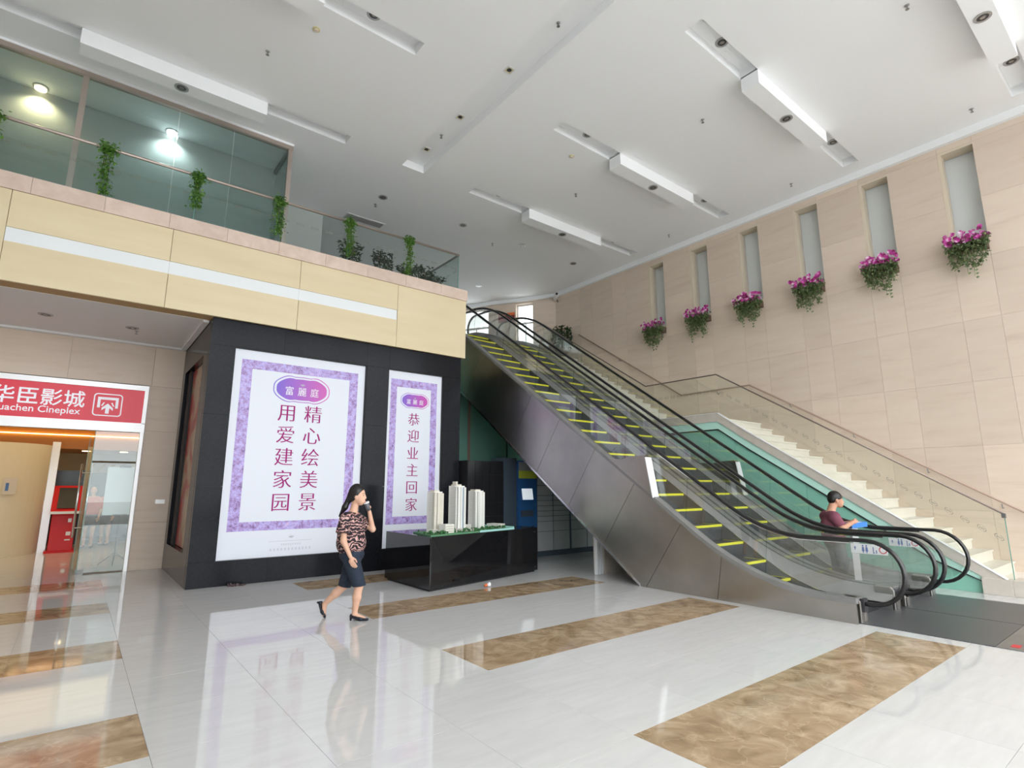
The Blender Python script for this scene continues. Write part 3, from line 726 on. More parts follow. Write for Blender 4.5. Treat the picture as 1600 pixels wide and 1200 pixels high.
# ------------------------------------------------------------------ posters
def badge_shape(cx_, cz, w, h, n=64):
    pts = []
    for k in range(n):
        a = 2 * math.pi * k / n; ca, sa = math.cos(a), math.sin(a)
        r = 1.0 + 0.0
        x = abs(ca) ** 0.55 * math.copysign(1, ca); z = abs(sa) ** 0.75 * math.copysign(1, sa)
        z *= 1.0 - 0.10 * math.cos(4 * math.pi * x * 0.5) * (abs(x) < .98)
        if abs(x) < .16: z *= 1.0 + .16 * (1 - abs(x) / .16)
        pts.append((cx_ + x * w / 2, cz + z * h / 2))
    return pts
def frame_quad(mb, o_, i_, y):
    (x0, x1, z0, z1), (a0, a1, c0, c1) = o_, i_
    vs = [(x0, y, z0), (x1, y, z0), (x1, y, z1), (x0, y, z1), (a0, y, c0), (a1, y, c0), (a1, y, c1), (a0, y, c1)]
    return mb.add(vs, [(0, 1, 5, 4), (1, 2, 6, 5), (2, 3, 7, 6), (3, 0, 4, 7)])
def lotus(mb, cx_, cz, s, y):
    for k in range(-2, 3):
        a = math.radians(26 * k); tip = (cx_ + math.sin(a) * s, y, cz + math.cos(a) * s * .8)
        n_ = (math.cos(a) * s * .11, -math.sin(a) * s * .11)
        mid = (cx_ + math.sin(a) * s * .55, cz + math.cos(a) * s * .42)
        mb.add([(cx_, y, cz), (mid[0] + n_[0], y, mid[1] + n_[1]), tip, (mid[0] - n_[0], y, mid[1] - n_[1])], [(0, 1, 2, 3)])
    return mb
YP = 10.325
def poster(label, X0, X1, outer, inner, badge, bmat, cols, csize, foot):
    t = thing('lightbox_poster', label, 'poster', ((X0 + X1) / 2, YP, 0.4), 0, 'lit posters on the black cube')
    obj('lit_sheet', B(X0, X1, YP, YP + .05, .4, 4.0), 'lightbox_white', t)
    obj('rim', MB().box(X1 - .006, X1 + .008, YP - .05, YP, .4, 4.0).box(X0, X1, YP - .05, YP, 3.99, 4.006), 'black_matte', t)
    obj('border', frame_quad(MB(), outer, inner, YP - .002), 'poster_border', t)
    (cx_, cz, w, h) = badge
    bd = obj('badge', MB().add([(x, YP - .003, z) for x, z in badge_shape(cx_, cz, w, h)], [tuple(range(64))]), bmat, t)
    o1 = badge_shape(cx_, cz, w * 1.12, h * 1.22); o2 = badge_shape(cx_, cz, w * 1.085, h * 1.15)
    obj('badge_outline', MB().add([(x, YP - .0028, z) for x, z in o1] + [(x, YP - .0028, z) for x, z in o2], [(i, (i + 1) % 64, 64 + (i + 1) % 64, 64 + i) for i in range(64)]), bmat, bd)
    for k, ch in enumerate('富麗庭'):
        text('badge_letter', ch, w * .19, (cx_ + (k - 1) * w * .25, YP - .005, cz - h * .13), 'paper_white', bd, sx=.95)
    obj('badge_emblem', lotus(MB(), cx_, cz + h * .18, h * .17, YP - .005), 'print_grey', bd)
    for (x, zs, chars) in cols:
        for z, ch in zip(zs, chars):
            me = glyph_mesh(ch, csize, .010, .010)
            mb = MB()
            for q, sft in enumerate((-.010, -.003, .003, .010)):      # broad uprights, slim cross strokes
                mb.add([(x + v.co.x + sft * csize * 1.3, YP - .004 - .0002 * q, z + v.co.z) for v in me.vertices], [tuple(f_.vertices) for f_ in me.polygons])
            obj('letter', mb, 'poster_ink', t)
    obj('foot_emblem', lotus(MB(), foot[0], .70, .07, YP - .003), 'print_grey', t)
    return t
pw = poster('wide lit poster with two columns of large characters and purple border', P1[0], P1[1], (2.07, 4.21, .85, 3.82), (2.25, 4.04, 1.0, 3.66), (3.14, 3.37, .92, .38), 'badge_wide',
            [(3.37, [2.90, 2.50, 2.10, 1.70, 1.30], '精心绘美景'), (2.90, [2.90, 2.50, 2.10, 1.70, 1.30], '用爱建家园')], .345, (3.13,))
def fine_print(parent, cx_, z, n, s, gap):
    # print too small to read in the photograph: a row of tiny strokes
    mb = MB()
    for k in range(n):
        x = cx_ + (k - (n - 1) / 2) * s * gap
        for (a, b, c, d) in ((-.42, .42, .30, .42), (-.42, .42, -.08, .04), (-.42, .42, -.45, -.34), (-.06, .06, -.45, .45)):
            mb.add([(x + a * s, YP - .003, z + c * s), (x + b * s, YP - .003, z + c * s), (x + b * s, YP - .003, z + d * s), (x + a * s, YP - .003, z + d * s)], [(0, 1, 2, 3)])
    obj('fine_print', mb, 'print_grey', parent)
fine_print(pw, 3.13, .515, 12, .042, 1.45)
fine_print(pw, 3.13, .595, 9, .03, 1.3)
obj('small_print_line', MB().add([(2.75, YP - .003, .652), (3.5, YP - .003, .652), (3.5, YP - .003, .657), (2.75, YP - .003, .657)], [(0, 1, 2, 3)]), 'print_grey', pw)
pn = poster('narrow lit poster with one column of characters behind the city model', P2[0], P2[1], (4.93, 6.03, .85, 3.82), (5.07, 5.88, 1.0, 3.66), (5.50, 3.39, .60, .25), 'badge_narrow',
            [(5.485, [2.97, 2.62, 2.26, 1.91, 1.56, 1.21], '恭迎业主回家')], .29, (5.48,))
fine_print(pn, 5.50, .515, 11, .036, 1.4)
t = thing('side_poster', 'faded red poster recessed in the left side of the black cube', 'poster', (1.64, 11.9, .5))
obj('sheet', B(1.645, 1.665, 10.86, 12.89, .51, 3.89), 'old_poster', t)
obj('frame', MB().box(1.60, 1.66, 12.55, 12.9, .5, 3.9), 'black_matte', t)

# ------------------------------------------------------------------ cinema sign, door and what is behind it
sg = thing('cinema_sign', 'red lit cinema sign with white characters over the door', 'sign', (-1.5, 13.2, 2.84))
obj('sign_face', B(-4.6, 0.90, 13.19, 13.26, 2.84, 3.50), 'lightbox_red', sg)
obj('sign_frame', MB().box(-4.7, .965, 13.15, 13.27, 3.50, 3.60).box(.90, .965, 13.15, 13.27, 2.83, 3.50), 'alu_white', sg)
obj('sign_sill', B(-4.7, .965, 13.15, 13.30, 2.66, 2.84), 'alu_white', sg)
for k, ch in enumerate('华臣影城'):
    me = glyph_mesh(ch, .335); mb = MB()
    for q, (sx_, sz_) in enumerate(((-.004, 0), (.004, 0), (0, -.004), (0, .004))):
        mb.add([(-1.20 + .335 * k + v.co.x + sx_, 13.187 - .0002 * q, 3.21 + v.co.z + sz_) for v in me.vertices], [tuple(f_.vertices) for f_ in me.polygons])
    obj('letter', mb, 'sign_letter', sg)
o_ = text('small_letters', 'Cineplex', .172, (-.085, 13.187, 3.00), 'sign_letter', sg, thin_y=-.010, thin_x=-.010, align='RIGHT')
text('small_letters', 'Huachen', .172, (min(v.co.x for v in o_.data.vertices) - .05, 13.187, 3.00), 'sign_letter', sg, thin_y=-.010, thin_x=-.010, align='RIGHT')
# emblem: rounded frame, bracket and arrow
def rrect(cx_, cz, w, h, r, n=5):
    pts = []
    for (sx_, sz_, a0) in ((1, 1, 0), (-1, 1, 90), (-1, -1, 180), (1, -1, 270)):
        for k in range(n + 1):
            a = math.radians(a0 + 90 * k / n); pts.append((cx_ + sx_ * (w / 2 - r) + r * math.cos(a), cz + sz_ * (h / 2 - r) + r * math.sin(a)))
    return pts
ex, ez = .325, 3.165
a_ = rrect(ex, ez, .46, .44, .06); b_ = rrect(ex, ez, .42, .40, .045); n = len(a_)
mb = MB().add([(x, 13.187, z) for x, z in a_] + [(x, 13.187, z) for x, z in b_], [(i, (i + 1) % n, n + (i + 1) % n, n + i) for i in range(n)])
obj('emblem_frame', mb, 'sign_letter', sg)
mb = MB()
def flat(mb, pts): return mb.add([(ex + x, 13.187, ez + z) for x, z in pts], [tuple(range(len(pts)))])
flat(mb, [(-.165, .15), (.165, .15), (.165, .10), (-.165, .10)]); flat(mb, [(-.165, .10), (-.12, .10), (-.12, -.06), (-.165, -.06)]); flat(mb, [(.165, .10), (.12, .10), (.12, -.06), (.165, -.06)])
flat(mb, [(-.03, -.17), (.03, -.17), (.03, -.06), (.09, -.11), (.09, -.06), (0, .03), (-.09, -.06), (-.09, -.11), (-.03, -.06)])
flat(mb, [(-.105, -.02), (-.085, -.03), (-.05, .04), (-.07, .05)]); flat(mb, [(.105, -.02), (.085, -.03), (.05, .04), (.07, .05)])
obj('emblem', mb, 'sign_letter', sg)

dr = thing('door_1', 'closed glass cinema door leaf beside the stone wall', 'door', (.55, 13.24, 0), kind='structure')
obj('door_glass', B(.205, .905, 13.235, 13.247, .02, 2.655), 'glass_door', dr)
obj('door_jamb', B(.905, .965, 13.16, 13.30, 0, 2.66), 'alu_white', dr)
obj('door_patch', B(.205, .30, 13.225, 13.257, .0, .08), 'steel_charcoal', dr)
obj('door_edge', B(.196, .206, 13.232, 13.25, .02, 2.655), 'glass_edge', dr)
dl = thing('door_2', 'glass cinema door leaf swung open, edge-on, with long steel pull handles', 'door', (.17, 13.6, 0), kind='structure')
obj('door_glass', MB().prism([(.190, 13.29), (.202, 13.29), (.142, 14.05), (.130, 14.05)], .02, 2.62, 'z'), 'glass_clear', dl)
obj('door_edge', MB().prism([(.129, 14.045), (.143, 14.045), (.142, 14.056), (.128, 14.056)], .02, 2.62, 'z'), 'glass_edge', dl)
obj('door_patch', MB().prism([(.180, 13.28), (.212, 13.28), (.205, 13.38), (.173, 13.38)], 0, .09, 'z'), 'steel_charcoal', dl)
for s in (-1, 1):
    h = obj('pull_handle', MB().tube([(.145 + .075 * s, 13.92, .62), (.145 + .075 * s, 13.92, 2.04)], .018, 10), 'steel_bright', dl, smooth=True)
    for z in (.80, 1.86): obj('handle_bolt', MB().tube([(.145 + .075 * s, 13.92, z), (.145, 13.92, z)], .010, 8), 'steel_bright', h)

cr = struct('wall_cinema', B(-6, -5.9, 13.6, 23, 0, 3.4).box(3.0, 3.1, 13.6, 23, 0, 3.4), 'cinema_cream', 'side walls of the cinema lobby', 'wall')
struct('ceiling_cinema', B(-6, 3.1, 13.6, 23, 3.15, 3.3), 'cinema_cream', 'warm ceiling of the cinema lobby behind the door', 'ceiling')
struct('wall_lobby_back', B(-6, 3.1, 22.2, 22.4, 0, 3.2), 'cinema_cream', 'cream back wall of the cinema lobby', 'wall')
bk = thing('lobby_bulkhead', 'orange wooden bulkhead with a light line in the lobby', 'bulkhead', (0, 19.5, 2.75))
obj('board', B(-5.85, 2.95, 19.4, 22.15, 2.62, 3.14), 'orange_wood', bk)
obj('light_line', B(-5.85, 2.95, 19.36, 19.4, 2.985, 3.0), 'lamp_warm', bk)
for k, x in enumerate((-1.2, -.35, .55, 1.35)):
    t = thing('lobby_downlight', ['warm lobby downlight leftmost over the red kiosk', 'warm lobby downlight second from left', 'warm lobby downlight third from left', 'warm lobby downlight rightmost behind the glass door'][k], 'downlight', (x + .5, 20.3, 2.62))
    obj('lamp', MB().lathe([(.10, 0), (.10, -.015), (.06, -.02)], (x + .5, 20.3, 2.62), 14), 'lamp_warm', t)
ld = bpy.data.lights.new('lobby_lamp', 'AREA'); ld.shape = 'RECTANGLE'; ld.size = 5; ld.size_y = 3; ld.energy = 38; ld.color = (1, .78, .48)
lo = bpy.data.objects.new('lobby_lamp', ld); lo.location = (-.6, 16.6, 3.12); link(lo)
ct = thing('snack_counter', 'dark snack counter wall with slanted slats in the lobby', 'counter', (.8, 21.6, 0))
obj('back_panel', B(.15, 2.9, 21.5, 21.7, 0, 2.0), 'cinema_dark', ct)
obj('counter', B(.3, 2.9, 20.4, 20.9, 0, 1.05), 'cinema_dark', ct)
for k in range(9): obj('slat', MB().prism([(.2 + .26 * k, 2.02), (.29 + .26 * k, 2.02), (.42 + .26 * k, 2.28), (.33 + .26 * k, 2.28)], 21.44, 21.5, 'y'), 'cinema_slat', ct)
t = thing('lobby_screen', 'black screen panel behind the red ticket kiosk', 'screen', (-.1, 20.2, 0))
obj('panel', B(-.75, .35, 20.2, 20.3, .9, 2.05), 'screen_black', t)
obj('stand', B(-.6, .2, 20.22, 20.32, 0, .9), 'cinema_dark', t)
# curved cream wall
pts = [(-1.9 + 1.35 * math.cos(a), 18.35 + 1.15 * math.sin(a)) for a in np.linspace(math.radians(200), math.radians(358), 26)]
inn = [(-1.9 + 1.23 * math.cos(a), 18.35 + 1.03 * math.sin(a)) for a in np.linspace(math.radians(200), math.radians(358), 26)][::-1]
cw = struct('wall_curved', MB().prism(pts + inn, 0, 2.62, 'z'), 'cinema_cream', 'curved cream wall at the left inside the lobby', 'wall', smooth=False)
obj('end_post', B(-.56, -.40, 18.2, 18.5, 0, 2.72), 'alu_white', cw)
obj('notice_plate', B(-1.30, -1.06, 17.27, 17.29, 1.42, 1.80), 'cream_reveal', cw)
obj('notice_print', B(-1.255, -1.20, 17.262, 17.27, 1.5, 1.68), 'kiosk_blue', cw)
obj('switch', B(-.60, -.56, 18.18, 18.21, 1.05, 1.25), 'alu_white', cw)
# red ticket kiosk
rk = thing('ticket_kiosk', 'red self-service ticket kiosk with tilted black screen in the lobby', 'kiosk', (-.1, 18.1, 0))
obj('body', MB().prism([(17.85, 0), (18.45, 0), (18.40, 1.02), (17.98, 1.02), (17.98, .92)], -.36, .12, 'x'), 'kiosk_red', rk, bevel=.01)
obj('plinth', B(-.42, .18, 17.75, 18.5, 0, .05), 'kiosk_red', rk)
hd = obj('screen_housing', MB().prism([(17.80, .98), (17.82, .93), (18.35, 1.05), (18.42, 1.60), (18.34, 1.62)], -.40, .20, 'x'), 'kiosk_red', rk, bevel=.01)
obj('screen', MB().add([(-.29, 17.835, 1.065), (.10, 17.835, 1.065), (.10, 18.275, 1.565), (-.29, 18.275, 1.565)], [(0, 1, 2, 3)]), 'screen_black', hd)
obj('shelf', B(-.41, .21, 17.74, 17.86, .93, .99), 'paper_white', rk)
for (z, w) in ((.72, .07), (.40, .09), (.28, .11)):
    obj('logo', B(-.0 - w / 2, w / 2, 17.865 + .06 * z, 17.90 + .06 * z, z, z + (.09 if z > .3 else .03)), 'paper_white', rk)
# roll-up display seen through the door glass
t = thing('display_stand', 'white poster board on a black tripod behind the door glass', 'display stand', (.80, 14.25, 0))
obj('board', B(.50, 1.02, 14.20, 14.22, 1.02, 2.0), 'paper_white', t)
obj('pole', MB().tube([(.80, 14.25, .12), (.80, 14.25, 2.02)], .013, 8), 'black_matte', t)
obj('clip', B(.70, .90, 14.18, 14.24, 1.99, 2.03), 'black_matte', t); obj('clip', B(.68, .92, 14.18, 14.24, 1.0, 1.03), 'black_matte', t)
for a in (.4, 2.5, 4.6): obj('leg', MB().tube([(.80, 14.25, .26), (.80 + .32 * math.cos(a), 14.25 + .32 * math.sin(a), .01)], .011, 6), 'black_matte', t)
# ------------------------------------------------------------------ stairs along the right wall
RS, TS, Y1, XS = 0.1716, 0.265, 2.07, 11.16
st = thing('staircase', 'pale marble stairs with a landing along the beige right wall', 'stairs', (11.9, 5, 0))
def step_mesh(rise, tread, depth):
    # riser with an overhanging tread slab; origin at the nosing foot
    return MB().prism([(0.0, 0), (depth, 0), (depth, rise), (-.022, rise), (-.022, rise - .03), (0.0, rise - .03)], XS, XW - .004, 'x')
def sloped_steps(n, y0, z0, rise):
    me = None
    for k in range(n):
        dep = TS + .03 if k < n - 1 else .30
        if me is None or k == n - 1:
            me = step_mesh(rise, TS, dep).mesh('step'); me.materials.append(MATS['stair_marble'])
        o = bpy.data.objects.new('step', me); o.location = (0, y0 + k * TS, z0 + k * rise); COL.objects.link(o); o.parent = st
        o.matrix_parent_inverse = st.matrix_basis.inverted()
sloped_steps(18, Y1, 0.0, RS)
ZL = 18 * RS
R2 = (UF - ZL) / 16
YL0, YL1 = Y1 + 17 * TS, 8.72
obj('landing', B(XS, XW - .004, YL0 + .05, YL1 + .02, ZL - .16, ZL), 'stair_marble', st)
sloped_steps(16, YL1, ZL, R2)
obj('core', MB().prism([(Y1 + .1, 0), (YL1, 0), (YL1, ZL - .17), (YL0 + .04, ZL - .17), (YL0, ZL - .3)], XS + .02, XW - .01, 'x'), 'black_matte', st)
obj('core', MB().prism([(YL1 + .04, 0), (12.6, 0), (12.6, UF - .3), (YL1 + .04, ZL - .3)], XS + .02, XW - .01, 'x'), 'black_matte', st)
def ztop(y):      # top line of the stringer
    if y < YL0: return .19 + .650 * (y - Y1)
    if y < YL1 - .05: return ZL + .12
    return ZL + .12 + .640 * (y - YL1 + .05)
YP_ = [2.02, 3.0, 4.0, 5.0, 6.0, 6.66, 6.70, 8.55, 8.70, 9.5, 10.5, 11.5, 12.55]
hi = [(y, ztop(y) if not (6.6 < y < 8.6) else ZL + .12) for y in YP_]
lo_ = [(y, z - .19 if y < 8.6 else z - .30) for y, z in hi]; lo_[0] = (2.02, .0)
obj('stringer', MB().ribbon(lo_, hi, 11.06, 11.155), 'stringer_stone', st)
obj('stringer_cap', MB().ribbon([(y, z) for y, z in hi], [(y, z + .012) for y, z in hi], 11.05, 11.165), 'paper_white', st)
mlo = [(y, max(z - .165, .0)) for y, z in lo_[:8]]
obj('mint_reflection', MB().ribbon(mlo, [(y, z) for y, z in lo_[:8]], 11.085, 11.15), 'mint_reflection_paint', st)  # pale reflection under the stringer, painted as a solid mint strip
obj('shadow_gap', MB().ribbon([(y, max(z - .025, 0)) for y, z in mlo], mlo, 11.07, 11.15), 'black_matte', st)
# green glass below the stringer, in separate sheets
def zg(y):
    return max(float(np.interp(y, [q[0] for q in mlo], [q[1] for q in mlo])) - .02, .001)
ge = [2.40, 3.6, 4.9, 6.3, 7.7]
for a, b in zip(ge[:-1], ge[1:]):
    ys_ = [a + .003] + [q[0] for q in mlo if a + .01 < q[0] < b - .01] + [b - .003]
    obj('green_sheet', MB().prism([(ys_[0], 0), (ys_[-1], 0)] + [(y, zg(y)) for y in ys_[::-1]], 11.10, 11.115, 'x'), 'green_glass', st)
obj('green_sheet', MB().prism([(7.703, 0), (12.55, 0), (12.55, 5.2), (8.75, 2.80), (7.703, 2.80)], 11.10, 11.115, 'x'), 'green_glass', st)
obj('end_block', B(11.02, 11.42, 1.90, 2.06, 0, .235).box(11.02, 11.16, 2.06, 2.42, 0, .235), 'stringer_stone', st, bevel=.006)

# stair railing
sr = thing('stair_railing', 'glass stair railing with slim brass handrail on the open side', 'railing', (11.10, 5, .2))
def zrail(y):
    if y < 6.64: return 1.19 + .632 * (y - 2.05)
    if y < 8.61: return 4.10
    return 4.12 + .655 * (y - 8.61)
def gpanel(y0, y1):
    return MB().prism([(y0, ztop(y0) + .012), (y1, ztop(y1) + .012), (y1, zrail(y1)), (y0, zrail(y0))], 11.098, 11.110, 'x')
gy = [2.05, 3.58, 5.11, 6.64]
for a, b in list(zip(gy[:-1], gy[1:])) + [(6.64, 8.61), (8.61, 9.95), (9.95, 11.3), (11.3, 12.5)]:
    a2, b2 = a + .004, b - .004
    if b == 6.64: b2 = 6.62
    p = obj('glass_panel', gpanel(a2, b2) if a != 6.64 else MB().prism([(6.645, ZL + .13), (8.6, ZL + .13), (8.6, 4.1), (6.645, 4.1)], 11.098, 11.110, 'x'), 'glass_stair', sr)
    sl = Vector((0, 1, .64 if a != 6.64 else 0)).normalized()
    n = max(3, round((b - a) / .185))
    for k in range(n):
        y = a + (b - a) * (k + .5) / n
        zz = (ztop(y) + zrail(y)) / 2 + .10 if a != 6.64 else 3.72
        obj('printed_oval', oval_marks(MB(), [((11.094, y, zz), -sl, Vector((0, 0, 1)))], .125, .085), 'decal_dark', p)
obj('rail', MB().tube([(11.104, 2.05, zrail(2.05)), (11.104, 6.64, 4.09), (11.104, 8.61, 4.10), (11.104, 12.5, zrail(12.5))], .015, 10), 'brass_rail', sr, smooth=True)
obj('end_clamp', B(11.08, 11.13, 2.03, 2.08, 1.13, 1.20), 'steel_dark', sr)
obj('end_edge', MB().box(11.097, 11.111, 2.042, 2.052, .235, 1.15), 'glass_edge', sr)
# wall handrail
wh = thing('wall_handrail', 'slim wooden handrail fixed to the right wall above the stairs', 'handrail', (12.68, 5, 1))
XH = 12.70
def zh(y): return zrail(y) - .06
pl = [(XH, 1.2, zh(2.05) - .5), (XH, 6.72, zh(6.64) + .0), (XH, 8.66, zh(8.6)), (XH, 12.5, zh(12.5))]
obj('rail', MB().tube(pl, .020, 10), 'handrail_wood', wh, smooth=True)
for y in (2.35, 3.35, 4.55, 5.8, 7.6, 9.3, 10.8): obj('bracket', MB().tube([(XH, y, zh(y) - .02 + (.0 if y > 6.6 else 0)), (XH + .02, y, zh(y) - .09), (XW + .005, y, zh(y) - .09)], .009, 6), 'steel_dark', wh)

# ------------------------------------------------------------------ escalators
SL = 0.70
def smooth_profile(y, yc0, w0, yc1, w1, z0, slope):
    """flat, then a slope, then flat, with rounded bends"""
    def q(t, c, w):
        a, b = c - w, c + w
        if t <= a: return 0.0
        if t >= b: return t - c
        return (t - a) ** 2 / (2 * (b - a))
    return z0 + slope * (q(y, yc0, w0) - q(y, yc1, w1))
def n_z(y): return smooth_profile(y, 3.79, .6, 3.79 + UF / SL, .6, 0.0, SL)              # step nosings
D1 = 4.06 + (UF + .0 + .0) / SL
def d_z(y): return smooth_profile(y, 4.06, .95, D1, .95, .29, SL)                          # deck
def s_z(y): return n_z(y) + .30 - .14 * min(1, max(0, (y - 3.2) / 1.4)) + .14 * min(1, max(0, (y - 11.4) / 1.2))
def r_z(y): return smooth_profile(y, 3.95, .55, 3.95 + UF / SL, .75, .955, SL)              # handrail
YS = [2.84] + list(np.arange(3.0, 5.3, .15)) + list(np.arange(5.5, 11.2, .6)) + list(np.arange(11.2, 13.35, .15)) + [13.4]
def arc(cy, cz, r, a0, a1, n=12): return [(cy + r * math.cos(math.radians(a0 + (a1 - a0) * k / n)), cz + r * math.sin(math.radians(a0 + (a1 - a0) * k / n))) for k in range(n + 1)]
def clip_poly(poly, f):
    out = []
    for i in range(len(poly)):
        p, q = poly[i], poly[(i + 1) % len(poly)]; a, b = f(p), f(q)
        if a >= 0: out.append(p)
        if (a >= 0) != (b >= 0):
            t = a / (a - b); out.append((p[0] + (q[0] - p[0]) * t, p[1] + (q[1] - p[1]) * t))
    return out
def rail_path(x):
    top = [(y, r_z(y)) for y in list(np.arange(2.75, 5.0, .15)) + list(np.arange(5.2, 11.2, .6)) + list(np.arange(11.2, 13.35, .15))]
    lowr = arc(2.72, .588, .367, 270, 92, 14)
    upr = arc(13.38, UF + .588, .367, 88, -90, 14)
    return [(x, y, z) for y, z in [(2.95, .222)] + lowr + top + upr + [(13.15, UF + .222)]]
def glass_poly():
    top = [(y, r_z(y) - .03) for y in list(np.arange(2.75, 5.0, .15)) + list(np.arange(5.2, 11.2, .6)) + list(np.arange(11.2, 13.35, .15))]
    low = arc(2.74, .588, .337, 245, 95, 10); up = arc(13.36, UF + .588, .337, 85, -65, 10)
    bot = [(y, d_z(y) - .02) for y in YS[::-1]]
    return low + top + up + bot
def escalator(x0, label, first):
    x1 = x0 + 1.42
    g0, g1 = x0 + .15, x1 - .15
    s0, s1 = x0 + .30, x1 - .30
    e = thing('escalator', label, 'escalator', ((x0 + x1) / 2, 2.9, 0), 0, 'pair of parallel escalators')
    # side cladding in stainless panels
    under = [(y, max(0.0, .72 * (y - 6.05))) for y in (6.05, 13.0)]
    poly = [(2.84, 0)] + [(y, z) for y, z in under] + [(13.4, 5.0)] + [(y, d_z(y) - .06) for y in YS[::-1]]
    cuts = [-9, 4.66, 5.93, 7.24, 8.56, 9.94, 11.22, 12.65, 14.0, 15.4, 16.8, 40]
    for side, (a, b) in (('l', (x0, x0 + .02)), ('r', (x1 - .02, x1))):
        if side == 'l' and not first: continue
        for u0, u1 in zip(cuts[:-1], cuts[1:]):
            if u0 < 4.0: u0_ = -9
            q = clip_poly(poly, lambda p: p[0] + SL * p[1] - u0 - .004); q = clip_poly(q, lambda p: u1 - .004 - p[0] - SL * p[1])
            if u0 in (4.66, 5.93) or u1 in (4.66,):
                q = clip_poly(poly, lambda p: p[0] + (SL * p[1] * (0.25 if u0 < 4.7 else 1)) - u0 - .004); q = clip_poly(q, lambda p: u1 - .004 - p[0] - (SL * p[1] * (.25 if u1 < 4.7 else 1)))
            if len(q) > 2: obj('cladding_panel', MB().prism(q, a, b, 'x'), 'steel', e)
    # core below the steps
    core_hi = [(y, max(n_z(y) - .36, .002 if y < 6 else .0)) for y in YS]
    core = [(2.9, 0.0), (6.0, 0.0), (13.0, .72 * 6.95), (13.38, 5.0)] + [(y, n_z(y) - .33) for y in YS[::-1] if y > 4.4]
    obj('truss', MB().prism(core, x0 + .025, x1 - .025, 'x'), 'dark_inlet', e)
    obj('soffit_edge', MB().prism([(6.05, 0), (13.0, 5.004), (13.0, 5.054), (6.05, .05)], x0 - .012, x0 + .022, 'x'), 'steel_bright', e)
    # decks, skirts
    dt = [(y, d_z(y)) for y in YS]
    for (a, b) in ((x0 - .004, g0 - .012), (g1 + .012, x1 + .004)):
        obj('outer_deck', MB().ribbon([(y, z - .065) for y, z in dt], dt, a, b), 'deck_grey', e)
    for (a, b) in ((g0 + .012, s0), (s1, g1 - .012)):
        za = [(y, z - .01) for y, z in dt]; zb = [(y, n_z(y) + .012 + .09 * (1 - min(1, max(0, (y - 3.2) / 1.2)))) for y, z in dt]
        if a < (x0 + x1) / 2: obj('inner_deck', MB().slant(za, zb, a, b, .02), 'deck_grey', e)
        else: obj('inner_deck', MB().slant(zb, za, a, b, .02), 'deck_grey', e)
    for (a, b) in ((s0 - .012, s0), (s1, s1 + .012)):
        obj('skirt', MB().ribbon([(y, n_z(y) - .30 if y > 4.4 else max(n_z(y) - .3, .0)) for y in YS], [(y, n_z(y) + .008 + .09 * (1 - min(1, max(0, (y - 3.2) / 1.2)))) for y in YS], a, b), 'steel_dark', e)
    for a in (s0 + .006, s1 - .006):
        obj('skirt_line', MB().tube([(a, y, n_z(y) + .012 + .09 * (1 - min(1, max(0, (y - 3.2) / 1.2)))) for y in YS if y > 3.0 and y < 12.6], .007, 6), 'steel_bright', e)
    # glass balustrades and handrails
    gpoly = glass_poly()
    gcut = [-20, 4.05, 5.35, 6.65, 7.95, 9.25, 10.55, 11.85, 13.1, 40]
    for x in (g0, g1):
        for u0, u1 in zip(gcut[:-1], gcut[1:]):
            f0 = lambda p: (p[0] + .12 * p[1]) - u0 - .0015
            f1 = lambda p: u1 - .0015 - (p[0] + .12 * p[1])
            q = clip_poly(clip_poly(gpoly, f0), f1)
            if len(q) > 2: rim(obj('glass_panel', MB().prism(q, x - .005, x + .005, 'x'), 'glass_escalator', e))
        obj('handrail', MB().tube(rail_path(x), .034, 10, flat=.75), 'handrail_rubber', e, smooth=True)
        obj('handrail_guide', MB().tube([(x, y, z - .034 if abs(y - 2.3) > .3 else z) for (xx, y, z) in rail_path(x) if 2.8 < y < 13.3 and z > d_z(y) + .3], .011, 6), 'steel_bright', e)
        # newel foot with handrail inlet
        nf = obj('newel_foot', MB().prism([(2.82, 0), (3.06, 0), (3.06, .29), (2.86, .29), (2.82, .25)], x - .075, x + .075, 'x'), 'steel', e, bevel=.012)
        obj('handrail_inlet', MB().box(x - .06, x + .06, 2.79, 2.83, .13, .28), 'dark_inlet', nf)
        obj('foot_plate', MB().box(x - .07, x - .03, 2.812, 2.822, .0, .12).box(x + .03, x + .07, 2.812, 2.822, 0, .12), 'steel_bright', nf)
    # steps
    ys_ = np.arange(3.42, 12.75, .3535)
    for y in ys_:
        z = n_z(y) + .0
        zp = n_z(y - .3535)
        mb = MB().box(s0 + .004, s1 - .004, y, y + .345, z - .05, z)
        drop = max(z - zp, .02) + .05
        mb.prism([(y, z - .02), (y + .02, z - .05), (y + .06, z - drop), (y + .03, z - drop)], s0 + .006, s1 - .006, 'x')
        s_ = obj('step', mb, 'step_metal', e)
        yl = MB().box(s0 + .012, s1 - .012, y - .004, y + .036, z - .032, z + .003).box(s0 + .01, s0 + .04, y + .036, y + .34, z, z + .003).box(s1 - .04, s1 - .01, y + .036, y + .34, z, z + .003)
        obj('yellow_line', yl, 'yellow_paint', s_)
    obj('comb_plate', B(s0 + .003, s1 - .003, 3.02, 3.42, -.02, .008), 'steel_dark', e)
    obj('upper_plate', B(s0 + .003, s1 - .003, 12.55, 13.6, UF - .05, UF + .008), 'steel_dark', e)
    return e
esc1 = escalator(7.43, 'near escalator with stainless side cladding and black handrails', True)
esc2 = escalator(8.93, 'far escalator beside the stairs, the one the man stands on', False)
